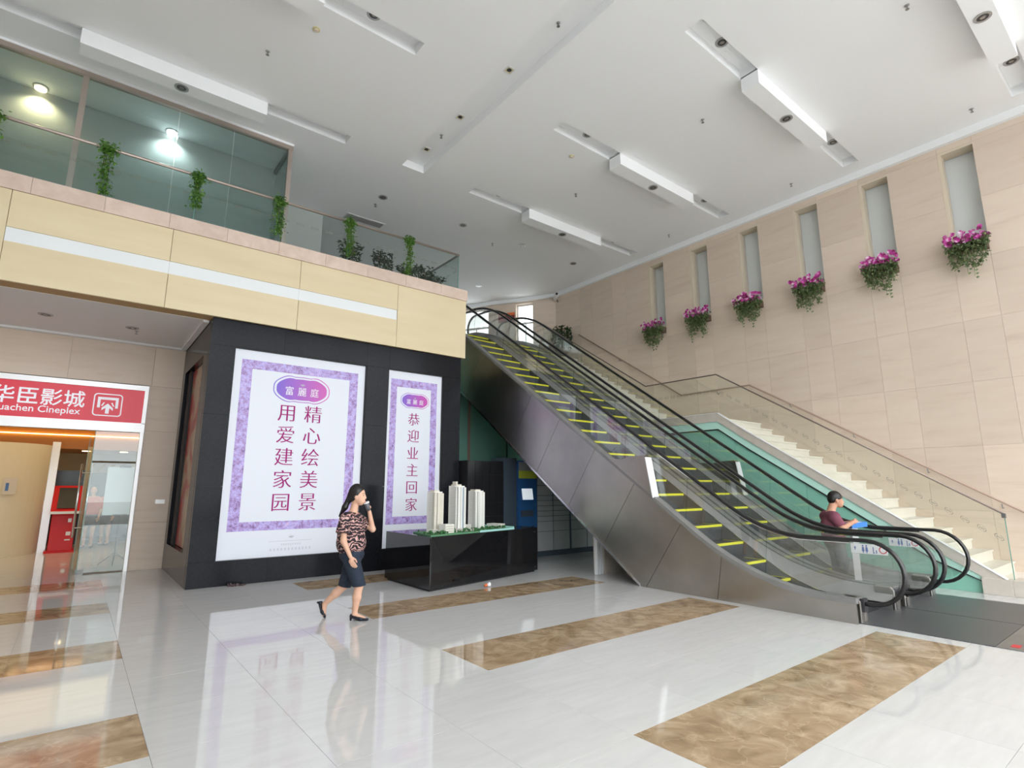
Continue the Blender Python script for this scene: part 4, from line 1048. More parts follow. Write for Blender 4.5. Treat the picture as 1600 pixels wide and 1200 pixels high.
# floor plates at the foot
for k, (a, b, lb) in enumerate(((7.50, 8.88, 'ribbed dark floor plate at the foot of the near escalator'), (8.90, 10.40, 'ribbed dark floor plate at the foot of the far escalator'))):
    t = thing('floor_plate', lb, 'floor plate', ((a + b) / 2, 2.2, 0))
    obj('plate', B(a, b, 1.62, 3.02, -.003, .009), 'floor_plate', t)
    obj('plate_end', B(a, b, 1.40, 1.615, -.003, .009), 'steel_dark', t)
    obj('red_mark', B(a + .10, a + .24, 1.45, 1.52, .009, .011), 'red_mark', t)
# wedge guards against the sides
def guard(x0, x1, label, m_='steel'):
    t = thing('wedge_guard', label, 'guard', ((x0 + x1) / 2, 6, 1.6))
    obj('plate', MB().prism([(5.70, d_z(5.70) + .003), (6.62, d_z(6.62) + .003), (6.35, 2.06), (6.1, 2.10), (5.86, 2.11), (5.81, 2.07)], x0, x1, 'x'), m_, t)
    obj('edge_strip', MB().prism([(5.69, d_z(5.7) - .02), (5.705, d_z(5.7) - .02), (5.825, 2.08), (5.81, 2.08)], x0 - .004, x1 + .004, 'x'), 'paper_white', t)  # edge painted white in place of its mirror reflection
guard(7.405, 7.56, 'steel wedge guard on the near escalator side, mirror reflection painted white on its edge')
guard(10.22, 10.36, 'dark steel wedge guard on the far escalator beside the green wall', 'steel_charcoal')
# direction sticker on the balustrade glass, its reflection built as a second sheet
def sticker(x, ya, yb, za, zb, label, has_reflection):
    t = thing('sticker_or_reflection', label, 'sign', (x, (ya + yb) / 2, za))
    obj('sheet', B(x - .002, x + .000, ya, yb, za, zb), 'paper_white', t)
    w, h = yb - ya, zb - za
    mb = MB()
    def pl_(c, pts): return mb.add([(x - .0035, yb - c * w - q[0] * h, za + q[1] * h) for q in pts], [tuple(range(len(pts)))])
    pl_(.12, [(-.05, .35), (.05, .35), (.05, .55), (.12, .55), (0, .75), (-.12, .55), (-.05, .55)])
    for c in (.34, .44):
        pl_(c, [(.09 * math.cos(a), .82 + .09 * math.sin(a)) for a in np.linspace(0, 6.28, 9)[:-1]])
        pl_(c, [(-.13, .25), (-.05, .25), (-.05, .08), (.05, .08), (.05, .25), (.13, .25), (.09, .70), (-.09, .70)])
    pl_(.62, [(-.04, .1), (.12, .1), (.12, .2), (.05, .2), (.05, .75), (-.04, .75)]); pl_(.70, [(-.05, .1), (.05, .1), (.05, .45), (-.05, .45)])
    obj('icons', mb, 'decal_blue', t)
    mb = MB(); n = 16
    c_ = (yb - .88 * w, za + .5 * h)
    mb.add([(x - .0035, c_[0] + h * .38 * math.cos(a), c_[1] + h * .38 * math.sin(a)) for a in np.linspace(0, 2 * math.pi, n + 1)[:-1]] + [(x - .0035, c_[0] + h * .28 * math.cos(a), c_[1] + h * .28 * math.sin(a)) for a in np.linspace(0, 2 * math.pi, n + 1)[:-1]], [(i, (i + 1) % n, n + (i + 1) % n, n + i) for i in range(n)])
    obj('red_ring', mb, 'red_mark', t)
    if has_reflection: obj('reflection_strip', B(x - .002, x, ya + w * .78, yb - .01, .32, za - .004), 'alu_white', t)  # white strip painted as a column reflected in the glass
sticker(8.690, 2.86, 3.31, .685, .815, 'white sticker with blue restroom icons on the near escalator glass', True)
sticker(10.190, 2.93, 3.32, .685, .805, 'reflection of the icon sticker built as a sheet on the far escalator glass', False)
# pier under the near escalator with white boards leaning on it
t = thing('support_pier', 'grey stone pier under the near escalator', 'pier', (8.4, 7.5, 0))
obj('pier_body', MB().prism([(7.27, 0), (7.55, 0), (7.55, 1.05), (7.27, .85)], 7.93, 9.9, 'x'), 'stringer_stone', t)
for k in range(4):
    x = 7.745 + .046 * k
    t = thing('leaning_board', 'white board leaning on the pier, ' + ['outermost', 'second from outside', 'third from outside', 'next to the stone'][k], 'board', (x, 7.3, 0), 0, 'white boards leaning on the pier')
    obj('board', MB().add([(x, 7.28, 0), (x + .018, 7.28, 0), (x + .018, 7.36, 0), (x, 7.36, 0), (x + .035, 7.30, .82), (x + .053, 7.30, .82), (x + .053, 7.38, .86), (x + .035, 7.38, .86)], [(0, 3, 2, 1), (4, 5, 6, 7), (0, 1, 5, 4), (1, 2, 6, 5), (2, 3, 7, 6), (3, 0, 4, 7)]), 'paper_white', t)
# ------------------------------------------------------------------ plinth and city model
PZ = 0.82
pt = thing('display_plinth', 'glossy black plinth carrying the city model', 'plinth', (5.8, 8.4, 0))
pp = [(4.455, 7.70), (7.14, 8.27), (7.10, 9.40), (4.43, 9.22)]
ins = [(4.50, 7.76), (7.09, 8.31), (7.06, 9.36), (4.47, 9.18)]
obj('toe', MB().prism(ins, 0, .04, 'z'), 'black_matte', pt)
# four side sheets and a top
for i in range(4):
    a, b = Vector(pp[i]), Vector(pp[(i + 1) % 4]); d = (b - a).normalized(); nrm = Vector((-d.y, d.x)) * .015
    q = [a, b, b + nrm, a + nrm]
    obj('side_sheet', MB().prism([(v.x, v.y) for v in q], .035, PZ - .012, 'z'), 'black_gloss', pt)
obj('top_sheet', MB().prism(pp, PZ - .012, PZ, 'z'), 'black_gloss', pt)
for (x, y) in ((7.05, 8.24), ): 
    for z in (.10, .74): obj('screw', MB().tube([(x, y + .015, z), (x, y - .002, z)], .008, 8), 'steel_bright', pt)

U = Vector((2.685, .57)).normalized(); V = Vector((-U.y, U.x)); O = Vector((4.455, 7.70))
def mp(u, v): q = O + U * u + V * v; return q.x, q.y
md = thing('city_model', 'architectural model with three white towers on the plinth', 'model', (5.6, 8.4, PZ))
def ubox(mb, u0, u1, v0, v1, z0, z1):
    vs = [(*mp(a, b), z) for z in (z0, z1) for a, b in ((u0, v0), (u1, v0), (u1, v1), (u0, v1))]
    return mb.add(vs, [(0, 3, 2, 1), (4, 5, 6, 7), (0, 1, 5, 4), (1, 2, 6, 5), (2, 3, 7, 6), (3, 0, 4, 7)])
obj('lawn', MB().prism([mp(.05, .06), mp(2.12, .08), mp(2.12, .85), mp(.36, .85)], PZ, PZ + .02, 'z'), 'model_green', md)
obj('acrylic_edge', MB().prism([mp(1.2, .07), mp(2.13, .07), mp(2.13, .08), mp(1.2, .08)], PZ, PZ + .028, 'z').prism([mp(2.12, .08), mp(2.135, .08), mp(2.135, .85), mp(2.12, .85)], PZ, PZ + .05, 'z'), 'model_acrylic', md)
def tower(name, u, v, w, h, kind):
    z0 = PZ + .02
    t = obj(name, ubox(MB(), u, u + w, v, v + .15, z0, z0 + h), 'tower_white', md)
    c = MB()
    if kind == 0: cols = [(0, .26), (.36, .40), (.62, .24), (.86, .14)]
    elif kind == 1: cols = [(0, .10), (.22, .22), (.50, .14), (.84, .16)]
    else: cols = [(0, .20), (.30, .10), (.44, .30), (.76, .24)]
    for a, b in cols: ubox(c, u + w * a, u + w * (a + b), v - .035, v + .02, z0, z0 + h - .01 - .02 * a)
    obj('bay', c, 'tower_white' if kind else 'tower_cream', t)
    g_ = MB()
    for a, b in zip(cols[:-1], cols[1:]):
        ubox(g_, u + w * (a[0] + a[1]), u + w * b[0], v - .008, v + .005, z0, z0 + h - .03)
    obj('window_strip', g_, 'tower_glass', t)
    fl = MB(); n = 30
    for k in range(1, n): ubox(fl, u - .002, u + w * .27, v - .037, v + .10, z0 + h * k / n, z0 + h * k / n + .003)
    for k in range(1, n): ubox(fl, u + w * .86, u + w + .003, v - .004, v + .10, z0 + h * k / n, z0 + h * k / n + .004)
    tag(obj('floor_lines', fl, 'tower_line', t), kind='stuff')
    r = MB(); ubox(r, u + w * .25, u + w * .75, v + .02, v + .16, z0 + h, z0 + h + .025); ubox(r, u + w * .08, u + w * .24, v - .01, v + .08, z0 + h, z0 + h + (.075 if kind == 1 else .02))
    obj('roof_block', r, 'tower_cream', t)
    return t
tower('tower', .41, .42, .21, .67, 0)
tower('tower', .94, .45, .25, .77, 1)
tower('tower', 1.47, .48, .25, .68, 2)
def podium(u, v, w, d, h):
    z0 = PZ + .02
    t = obj('podium', ubox(MB(), u, u + w, v, v + d, z0, z0 + h), 'tower_white', md)
    c = MB()
    for k in range(7): ubox(c, u + w * k / 7 + .004, u + w * k / 7 + w * .07, v - .006, v, z0, z0 + h - .008)
    obj('pilasters', c, 'tower_cream', t)
    c = MB()
    for k in range(3): ubox(c, u + .01, u + w - .01, v - .002, v, z0 + h * (.15 + .28 * k), z0 + h * (.15 + .28 * k) + .012)
    obj('window_row', c, 'tower_line', t)
podium(.46, .16, .20, .16, .14); podium(.32, .30, .12, .12, .06); podium(.74, .22, .5, .2, .035); podium(1.95, .3, .18, .3, .07); podium(1.26, .5, .16, .2, .08)
ico = None
def blob(mb, x, y, z, r, seed):
    rr = random.Random(seed); n, m_ = 7, 5
    vs = [(x, y, z - r * .6)]
    for i in range(1, m_):
        a = math.pi * i / m_
        for k in range(n):
            b = 2 * math.pi * k / n; q = r * (1 + rr.uniform(-.2, .2))
            vs.append((x + q * math.sin(a) * math.cos(b), y + q * math.sin(a) * math.sin(b), z - q * math.cos(a) * .9))
    vs.append((x, y, z + r))
    fs = [(0, 1 + (k + 1) % n, 1 + k) for k in range(n)]
    for i in range(m_ - 2):
        for k in range(n): fs.append((1 + i * n + k, 1 + i * n + (k + 1) % n, 1 + (i + 1) * n + (k + 1) % n, 1 + (i + 1) * n + k))
    last = len(vs) - 1; bs = 1 + (m_ - 2) * n
    fs += [(last, bs + k, bs + (k + 1) % n) for k in range(n)]
    return mb.add(vs, fs)
for k in range(130):
    u = random.uniform(.12, 2.0); v = random.uniform(.10, .36) if random.random() < .8 else random.uniform(.62, .8)
    if v > .5 and u < .4: continue
    if .44 < u < .68 and v > .13 and v < .4: continue
    x, y = mp(u, v); r = random.uniform(.014, .03)
    obj('model_tree', blob(MB(), x, y, PZ + .025 + r * .8, r, k), 'model_tree', md)

# ------------------------------------------------------------------ parcel lockers under the escalators
lk = thing('parcel_locker', 'grey parcel locker wall with dark joints under the escalators', 'locker', (9.6, 10.2, 0))
LX = [8.57, 9.06, 9.60, 9.66, 10.20, 10.74]
LZ = [.12, .56, .79, .91, 1.03, 1.15, 1.27, 1.39, 1.62, 2.12]
obj('carcass', B(8.55, 10.76, 9.925, 10.45, 0, 2.18), 'locker_frame', lk)
for (a, b) in ((8.57, 9.055), (9.075, 9.60), (9.66, 10.19), (10.21, 10.74)):
    for c, d in zip(LZ[:-1], LZ[1:]): obj('locker_door', B(a + .006, b - .006, 9.905, 9.93, c + .006, d - .006), 'locker_grey', lk)
ks = thing('parcel_kiosk', 'blue parcel kiosk with small lit screen and yellow header', 'kiosk', (8.27, 10.2, 0))
obj('body', B(7.99, 8.545, 9.90, 10.45, 0, 2.19), 'kiosk_blue', ks)
obj('header', B(8.0, 8.54, 9.893, 9.902, 1.96, 2.16), 'kiosk_grey', ks)
obj('header_band', B(8.0, 8.54, 9.890, 9.902, 1.78, 1.958), 'kiosk_yellow', ks)
sc = obj('screen_frame', MB().prism([(9.90, 1.28), (9.84, 1.28), (9.885, 1.56), (9.90, 1.56)], 8.05, 8.40, 'x'), 'kiosk_blue', ks)
obj('screen', MB().add([(8.065, 9.836, 1.30), (8.385, 9.836, 1.30), (8.385, 9.878, 1.55), (8.065, 9.878, 1.55)], [(0, 1, 2, 3)]), 'screen_white', sc)
obj('slot', B(8.38, 8.44, 9.885, 9.902, .55, .70), 'black_matte', ks)
obj('tray', B(8.06, 8.42, 9.88, 9.902, .92, 1.06), 'locker_frame', ks)
bl = thing('black_cabinet', 'tall black cabinet with dark doors left of the blue kiosk', 'cabinet', (7.2, 10.3, 0))
obj('carcass', B(6.63, 7.60, 9.98, 10.45, 0, 2.16), 'black_matte', bl)
for k in range(5):
    for j in range(7): obj('cabinet_door', B(6.64 + .192 * k, 6.825 + .192 * k, 9.96, 9.982, .08 + .295 * j, .368 + .295 * j), 'locker_black', bl)
obj('side_post', B(7.61, 7.975, 9.95, 10.45, 0, 2.24), 'locker_frame', bl)

# ------------------------------------------------------------------ plants
def leaves(n, fn, size, seed, droop=.4):
    """n bent leaf blades; fn(rng) -> centre point"""
    rg = random.Random(seed); mb = MB()
    for _ in range(n):
        c = Vector(fn(rg)); s = size * rg.uniform(.6, 1.3)
        a = rg.uniform(0, 2 * math.pi); el = rg.uniform(-.9, .5) - droop
        d = Vector((math.cos(a) * math.cos(el), math.sin(a) * math.cos(el), math.sin(el)))
        w = d.cross(Vector((0, 0, 1))); w = w.normalized() if w.length > .01 else Vector((1, 0, 0))
        u = w.cross(d)
        mb.add([c, c + d * s * .5 + w * s * .32 + u * s * .08, c + d * s, c + d * s * .5 - w * s * .32 + u * s * .08, c + d * s * .5 - u * s * .05], [(0, 1, 4), (1, 2, 4), (2, 3, 4), (3, 0, 4)])
    return mb
lbs = ['leftmost, cut by the left frame edge', 'second from the left, in front of the glass room', 'third from the left', 'fourth from the left, at the end of the glass room', 'fifth from the left, before the dark potted plants', 'rightmost, near the railing corner']
for k, x in enumerate((-1.55, -.19, 1.08, 2.45, 3.83, 5.18)):
    t = thing('hanging_vine', 'green vine on the railing, ' + lbs[k], 'plant', (x, 10.24, 6.95), 0, 'vines on the railing')
    L = [.7, .80, .62, .72, .76, .80][k]
    def fn(rg, x=x, L=L):
        if rg.random() < .42:
            return (x + rg.gauss(0, .055), 10.225 + rg.uniform(-.06, .03), 6.93 + rg.gauss(0, .05))
        q = rg.random() ** .9
        return (x + rg.gauss(0, .045) + .02 * math.sin(7 * q + k), 10.22 + rg.uniform(-.045, .03), 6.95 - q * L)
    obj('foliage', leaves(580, fn, .057, 40 + k), 'leaf_green', t)
    obj('pot_clip', B(x - .05, x + .05, 10.245, 10.272, 6.86, 6.95), 'pot_grey', t)
    mb = MB()
    for q in range(4): mb.tube([(x + .02 * (q - 1.5), 10.23, 6.93), (x + .03 * (q - 1.5), 10.215, 6.93 - L * (.4 + .15 * q))], .004, 4)
    obj('stems', mb, 'stem_brown', t)
# dark potted shrubs behind the railing
for k, (x, h) in enumerate(((4.15, 1.06), (4.92, 1.04), (5.48, .84), (5.92, .94), (6.24, .78))):
    t = thing('potted_shrub', 'dark leafy shrub behind the balcony glass, ' + ['leftmost of five', 'second of five, the tallest', 'third of five, low', 'fourth of five, right of the last vine', 'rightmost of five by the railing corner'][k], 'plant', (x, 10.95, UF), 0, 'shrubs behind the railing')
    obj('pot', MB().lathe([(.10, 0), (.13, .22), (.115, .22)], (x, 10.95, UF), 14), 'pot_grey', t)
    def fn(rg, x=x, h=h):
        a = rg.uniform(0, 6.28); r = .21 * math.sqrt(rg.random()); q = rg.random()
        return (x + r * math.cos(a) * (.4 + q), 10.95 + r * math.sin(a), UF + .28 + (h - .28) * q)
    obj('foliage', leaves(430, fn, .09, 60 + k, .2), 'leaf_dark', t)
    mb = MB()
    for q in range(5): mb.tube([(x, 10.95, UF + .2), (x + random.uniform(-.15, .15), 10.95 + random.uniform(-.1, .1), UF + h * .9)], .007, 5)
    obj('stems', mb, 'stem_brown', t)
t = thing('potted_shrub', 'dark weeping plant at the top of the stairs by the wall', 'plant', (12.35, 12.95, UF))
obj('pot', MB().lathe([(.16, 0), (.2, .35), (.18, .35)], (12.35, 12.95, UF), 14), 'pot_brown', t)
def fn(rg):
    a = rg.uniform(0, 6.28); r = .34 * math.sqrt(rg.random()); q = rg.random()
    return (12.35 + r * math.cos(a), 12.95 + r * math.sin(a), UF + .4 + .85 * q - .5 * r * q)
obj('foliage', leaves(420, fn, .14, 77, .5), 'leaf_dark', t)
obj('stems', MB().tube([(12.35, 12.95, UF + .3), (12.3, 12.9, UF + 1.0)], .02, 6), 'stem_brown', t)
# flower boxes under the slit windows
wl = ['right-most window', 'second window from the right', 'third window from the right', 'fourth window from the right', 'fifth window from the right', 'window nearest the escalator top']
for k, (ya, yb) in enumerate(WIN):
    yc = (ya + yb) / 2; z0 = 6.02
    t = thing('flower_box', 'pink cyclamen and trailing ivy box under the ' + wl[k], 'flower box', (12.68, yc, 5.95), 0, 'flower boxes under the slit windows')
    obj('trough', B(12.60, 12.795, yc - .27, yc + .27, 5.92, 6.08), 'pot_brown', t)
    seed = 100 + k; pr = random.Random(seed); lean = pr.uniform(-.1, .1)
    lows = [pr.uniform(.30, .52) for _ in range(6)]
    def fn(rg, yc=yc, lows=lows):
        q = rg.uniform(-1, 1); s = int((q + 1) * 2.99); f_ = rg.random() ** 1.25
        if rg.random() < .35: return (12.55 + rg.uniform(-.10, .10), yc + q * .33, 6.06 + rg.uniform(-.06, .12))
        return (12.55 + rg.uniform(-.10, .06), yc + q * .32 * (1 - .25 * f_), 6.06 - lows[s] * f_)
    obj('foliage', leaves(1150, fn, .060, seed, .5), 'leaf_sage', t)
    mb = MB()
    for q in range(2):
        y = yc + pr.uniform(-.2, .2); zz = 6.0 - pr.uniform(.5, .66)
        mb.tube([(12.52, y, 6.0), (12.49, y + .02, zz)], .004, 4)
        for s in range(5): mb.add(*[(lambda c: ([c, (c[0] - .02, c[1] + .03, c[2] - .02), (c[0] - .01, c[1] + .01, c[2] - .05), (c[0], c[1] - .025, c[2] - .02)], [(0, 1, 2, 3)]))((12.50, y + pr.uniform(-.03, .03), zz + .07 * s))][0])
    obj('trailing_stem', mb, 'leaf_sage', t)
    rg = random.Random(seed + 50)
    mb = MB()
    for b in range(52):
        c = Vector((12.52 + rg.uniform(-.1, .12), yc + rg.uniform(-.33, .33), 6.14 + rg.uniform(-.06, .15)))
        for p_ in range(6):
            a = p_ * 1.047 + rg.uniform(-.2, .2); d = Vector((-.35, math.cos(a), math.sin(a) + .2)).normalized(); w = Vector((-1, 0, 0)).cross(d); s = rg.uniform(.04, .06)
            mb.add([c, c + d * s * .6 + w * s * .4, c + d * s, c + d * s * .6 - w * s * .4], [(0, 1, 2, 3)])
    obj('blossoms', mb, 'blossom', t)

# ------------------------------------------------------------------ small things on the floor and upstairs
t = thing('paper_cup', 'white paper cup tipped over on the floor by the plinth', 'cup', (5.47, 7.52, 0))
cu = MB().lathe([(.024, 0), (.034, .085), (.036, .088)], (0, 0, 0), 14)
cu.v = [(5.42 + .72 * v[2] * 1.0 + .0, 7.52 + v[1] + .3 * v[2], .036 + v[0]) for v in cu.v]
obj('cup', cu, 'paper_white', t, smooth=True)
obj('lid', MB().tube([(5.40, 7.515, .036), (5.36, 7.51, .028)], [.026, .018], 12), 'orange_plastic', t)
mb = MB(); rg = random.Random(5)
for k in range(16):
    x = 2.13 + .018 * k; mb.v += [(x, 10.12 + rg.uniform(-.05, .04), .004), (x, 10.12 + rg.uniform(-.03, .03), .02 + .05 * rg.random() * (1.2 - k / 16)), (x, 10.20 + rg.uniform(-.03, .03), .004)]
for k in range(15):
    a = 3 * k; mb.f += [(a, a + 1, a + 4, a + 3), (a + 1, a + 2, a + 5, a + 4), (a, a + 3, a + 5, a + 2)]
mb.f += [(0, 2, 1), (45, 46, 47)]
tag(obj('crumpled_rag', mb, 'rag'), 'dark crumpled rag on the floor at the foot of the cube', 'rag')
t = thing('hanging_banner', 'small red and orange banner on the far upper window wall', 'banner', (11.9, 15.0, 7.6))
obj('cloth', abox(1.56, 2.2, .02, .04, 7.55, 7.86), 'banner_red', t); obj('cloth_edge', abox(1.56, 2.2, .018, .045, 7.80, 7.90), 'orange_plastic', t)

# ------------------------------------------------------------------ people
def sdf_mesh(name, prims, res, k=.02, smooth=True):
    """one continuous surface from blended limbs. prims: ('c', a, b, ra, rb) limb | ('e', centre, radii) ; optional dict with k, clip planes"""
    lo = np.array([1e9] * 3); hi = -lo
    P = []
    for p in prims:
        opt = p[-1] if isinstance(p[-1], dict) else {}
        if p[0] == 'c':
            a, b = np.array(p[1], float), np.array(p[2], float); r = max(p[3], p[4]); l, h = np.minimum(a, b) - r, np.maximum(a, b) + r
        else:
            c, r = np.array(p[1], float), np.array(p[2], float); l, h = c - r.max(), c + r.max()
        P.append((p, opt, l, h)); lo = np.minimum(lo, l); hi = np.maximum(hi, h)
    lo -= 3 * res; hi += 3 * res
    n = np.ceil((hi - lo) / res).astype(int) + 1
    F = np.full(n, 1.0, np.float32)
    ax = [lo[i] + res * np.arange(n[i]) for i in range(3)]
    for p, opt, l, h in P:
        kk = opt.get('k', k); m_ = kk + 3 * res
        i0 = np.maximum(((l - m_ - lo) / res).astype(int), 0); i1 = np.minimum(((h + m_ - lo) / res).astype(int) + 2, n)
        sl = tuple(slice(a, b) for a, b in zip(i0, i1))
        X, Y, Z = np.meshgrid(*[ax[i][sl[i]] for i in range(3)], indexing='ij')
        if p[0] == 'c':
            a, b = np.array(p[1], float), np.array(p[2], float); d = b - a; L2 = max(d @ d, 1e-9)
            t = np.clip(((X - a[0]) * d[0] + (Y - a[1]) * d[1] + (Z - a[2]) * d[2]) / L2, 0, 1)
            D = np.sqrt((X - a[0] - t * d[0]) ** 2 + (Y - a[1] - t * d[1]) ** 2 + (Z - a[2] - t * d[2]) ** 2) - (p[3] + (p[4] - p[3]) * t)
        else:
            c, r = p[1], p[2]
            k0 = np.sqrt(((X - c[0]) / r[0]) ** 2 + ((Y - c[1]) / r[1]) ** 2 + ((Z - c[2]) / r[2]) ** 2)
            k1 = np.sqrt(((X - c[0]) / r[0] ** 2) ** 2 + ((Y - c[1]) / r[1] ** 2) ** 2 + ((Z - c[2]) / r[2] ** 2) ** 2) + 1e-9
            D = k0 * (k0 - 1) / k1
        for (q, nn) in opt.get('clip', []):
            nn = np.array(nn, float); nn /= np.linalg.norm(nn)
            D = np.maximum(D, (X - q[0]) * nn[0] + (Y - q[1]) * nn[1] + (Z - q[2]) * nn[2])
        f = F[sl]
        if opt.get('sub'):
            F[sl] = np.maximum(f, -D)
        else:
            hh = np.clip(.5 + .5 * (f - D) / kk, 0, 1); F[sl] = f * (1 - hh) + D * hh - kk * hh * (1 - hh)
    # surface nets
    s = F < 0
    c8 = [F[i:n[0] - 1 + i, j:n[1] - 1 + j, m2:n[2] - 1 + m2] for i in (0, 1) for j in (0, 1) for m2 in (0, 1)]
    sg_ = sum((c < 0).astype(np.int8) for c in c8); act = (sg_ > 0) & (sg_ < 8)
    idx = np.argwhere(act); vid = np.full(act.shape, -1, np.int64); vid[act] = np.arange(len(idx))
    offs = np.array([(i, j, m2) for i in (0, 1) for j in (0, 1) for m2 in (0, 1)])
    vals = np.stack([c[act] for c in c8], 1)
    acc = np.zeros((len(idx), 3)); cnt = np.zeros(len(idx))
    for a in range(8):
        for b in range(a + 1, 8):
            if np.abs(offs[a] - offs[b]).sum() != 1: continue
            va, vb = vals[:, a], vals[:, b]; cr_ = (va < 0) != (vb < 0)
            t = np.where(cr_, va / np.where(cr_, va - vb, 1), 0)
            acc += np.where(cr_[:, None], offs[a] + t[:, None] * (offs[b] - offs[a]), 0); cnt += cr_
    verts = lo + res * (idx + acc / cnt[:, None])
    faces = []
    for axis in range(3):
        o1, o2 = [q for q in range(3) if q != axis]
        sl0 = [slice(1, -1)] * 3; sl0[axis] = slice(0, -1); sl1 = list(sl0); sl1[axis] = slice(1, None)
        A = s[tuple(sl0)]; Bq = s[tuple(sl1)]; e_ = np.argwhere(A != Bq)
        if not len(e_): continue
        base = e_ + 1; base[:, axis] -= 1
        def cell(d1, d2):
            q = base.copy(); q[:, o1] -= d1; q[:, o2] -= d2; return vid[q[:, 0], q[:, 1], q[:, 2]]
        fq = np.stack([cell(0, 0), cell(1, 0), cell(1, 1), cell(0, 1)], 1)
        flip = A[tuple((e_).T)] if axis != 1 else ~A[tuple((e_).T)]
        fq[~flip] = fq[~flip][:, ::-1]
        faces.append(fq)
    faces = np.concatenate(faces); faces = faces[(faces >= 0).all(1)]
    me = bpy.data.meshes.new(name); me.from_pydata(verts.tolist(), [], faces.tolist()); me.update()
    bm = bmesh.new(); bm.from_mesh(me); bmesh.ops.smooth_vert(bm, verts=bm.verts, factor=.5, use_axis_x=True, use_axis_y=True, use_axis_z=True)
    bmesh.ops.recalc_face_normals(bm, faces=bm.faces); bm.to_mesh(me); bm.free()
    if smooth: me.polygons.foreach_set('use_smooth', [True] * len(me.polygons))
    return me
def person(label, loc, fwd):
    a = math.atan2(fwd[1], fwd[0])
    t = thing('person', label, 'person', loc, a)
    M = t.matrix_basis.copy()
    def part(name, prims, m_, res=.007, k=.02):
        me = sdf_mesh(name, prims, res, k); me.materials.append(MATS[m_])
        o = bpy.data.objects.new(name, me); COL.objects.link(o); o.parent = t; return o
    return t, part
def hand(P, Wr, dirv, side, curl, r=.0095, spread=.018, length=.075):
    """palm and five fingers from wrist Wr along dirv; side: towards the thumb; curl: direction the fingers bend to"""
    Wr, d, s, c = Vector(Wr), Vector(dirv).normalized(), Vector(side).normalized(), Vector(curl).normalized()
    pc = Wr + d * .045
    P.append(('e', tuple(Wr + d * .04 + s * .012), (.024, .024, .024))); P.append(('e', tuple(Wr + d * .055 - s * .012), (.024, .024, .024)))
    for i, (o_, ln) in enumerate(((1.4, .92), (.5, 1.0), (-.4, .95), (-1.3, .76))):
        a = Wr + d * .072 + s * (spread * o_); b = a + d * (length * .45 * ln) + c * (.012); e_ = b + d * (length * .28 * ln) + c * (length * .30 * ln)
        P.append(('c', tuple(a), tuple(b), r, r * .95, {'k': .006})); P.append(('c', tuple(b), tuple(e_), r * .95, r * .78, {'k': .004}))
    a = Wr + d * .025 + s * .028; b = a + d * .03 + s * .022; e_ = b + d * .03 + c * .010
    P.append(('c', tuple(a), tuple(b), r * 1.2, r, {'k': .01})); P.append(('c', tuple(b), tuple(e_), r, r * .85, {'k': .004}))

# the woman: walking, drinking, right arm hanging
w, part = person('woman in patterned blouse and denim shorts walking while drinking from a cup', (2.867, 6.762, 0), (.75, -.66))
S = []
S += [('e', (-.030, 0, 1.495), (.092, .074, .115)), ('e', (.012, 0, 1.425), (.055, .052, .062)), ('c', (.062, 0, 1.485), (.072, 0, 1.456), .009, .012, {'k': .02}),
      ('e', (-.028, -.074, 1.470), (.020, .010, .032), {'k': .008}), ('e', (-.028, .074, 1.470), (.020, .010, .032), {'k': .008}), ('e', (.062, 0, 1.408), (.012, .020, .010), {'k': .012})]
S += [('c', (-.085, 0, 1.25), (-.050, 0, 1.41), .052, .045), ('c', (-.10, -.10, 1.235), (-.09, .10, 1.235), .055, .055), ('c', (-.09, 0, 1.2), (-.07, 0, .82), .10, .11)]
S += [('c', (-.125, -.165, 1.215), (-.105, -.215, .945), .042, .036), ('c', (-.105, -.215, .945), (-.012, -.215, .765), .036, .023)]
hand(S, (-.012, -.215, .765), (.35, 0, -.93), (1, 0, .35), (.35, .6, -.3))
S += [('c', (-.09, .165, 1.215), (.135, .15, 1.06), .042, .037), ('c', (.135, .15, 1.06), (.105, .075, 1.285), .036, .024)]
hand(S, (.105, .075, 1.285), (-.12, -.22, .95), (-.75, .55, .1), (-.6, -.6, .2), length=.06)
S += [('c', (-.05, -.085, .78), (.065, -.075, .40), .085, .052), ('c', (.065, -.075, .40), (.045, -.07, .27), .050, .052), ('c', (.045, -.07, .27), (.025, -.065, .085), .050, .031), ('c', (.025, -.065, .07), (.155, -.065, .025), .030, .022)]
S += [('c', (-.06, .085, .78), (-.165, .075, .385), .085, .052), ('c', (-.165, .075, .385), (-.27, .072, .29), .050, .052), ('c', (-.27, .072, .29), (-.40, .07, .165), .050, .031), ('c', (-.405, .07, .15), (-.405, .07, .035), .030, .024)]
part('body', S, 'skin', .006, .018)
part('hair', [('e', (-.046, 0, 1.515), (.104, .086, .122), {'clip': [((.045, 0, 1.555), (.80, 0, -.60))]}), ('e', (-.115, 0, 1.47), (.05, .06, .07)),
              ('c', (-.145, 0, 1.44), (-.185, -.01, 1.34), .034, .036), ('c', (-.185, -.01, 1.34), (-.245, -.02, 1.23), .036, .012)], 'hair_black', .006, .02)
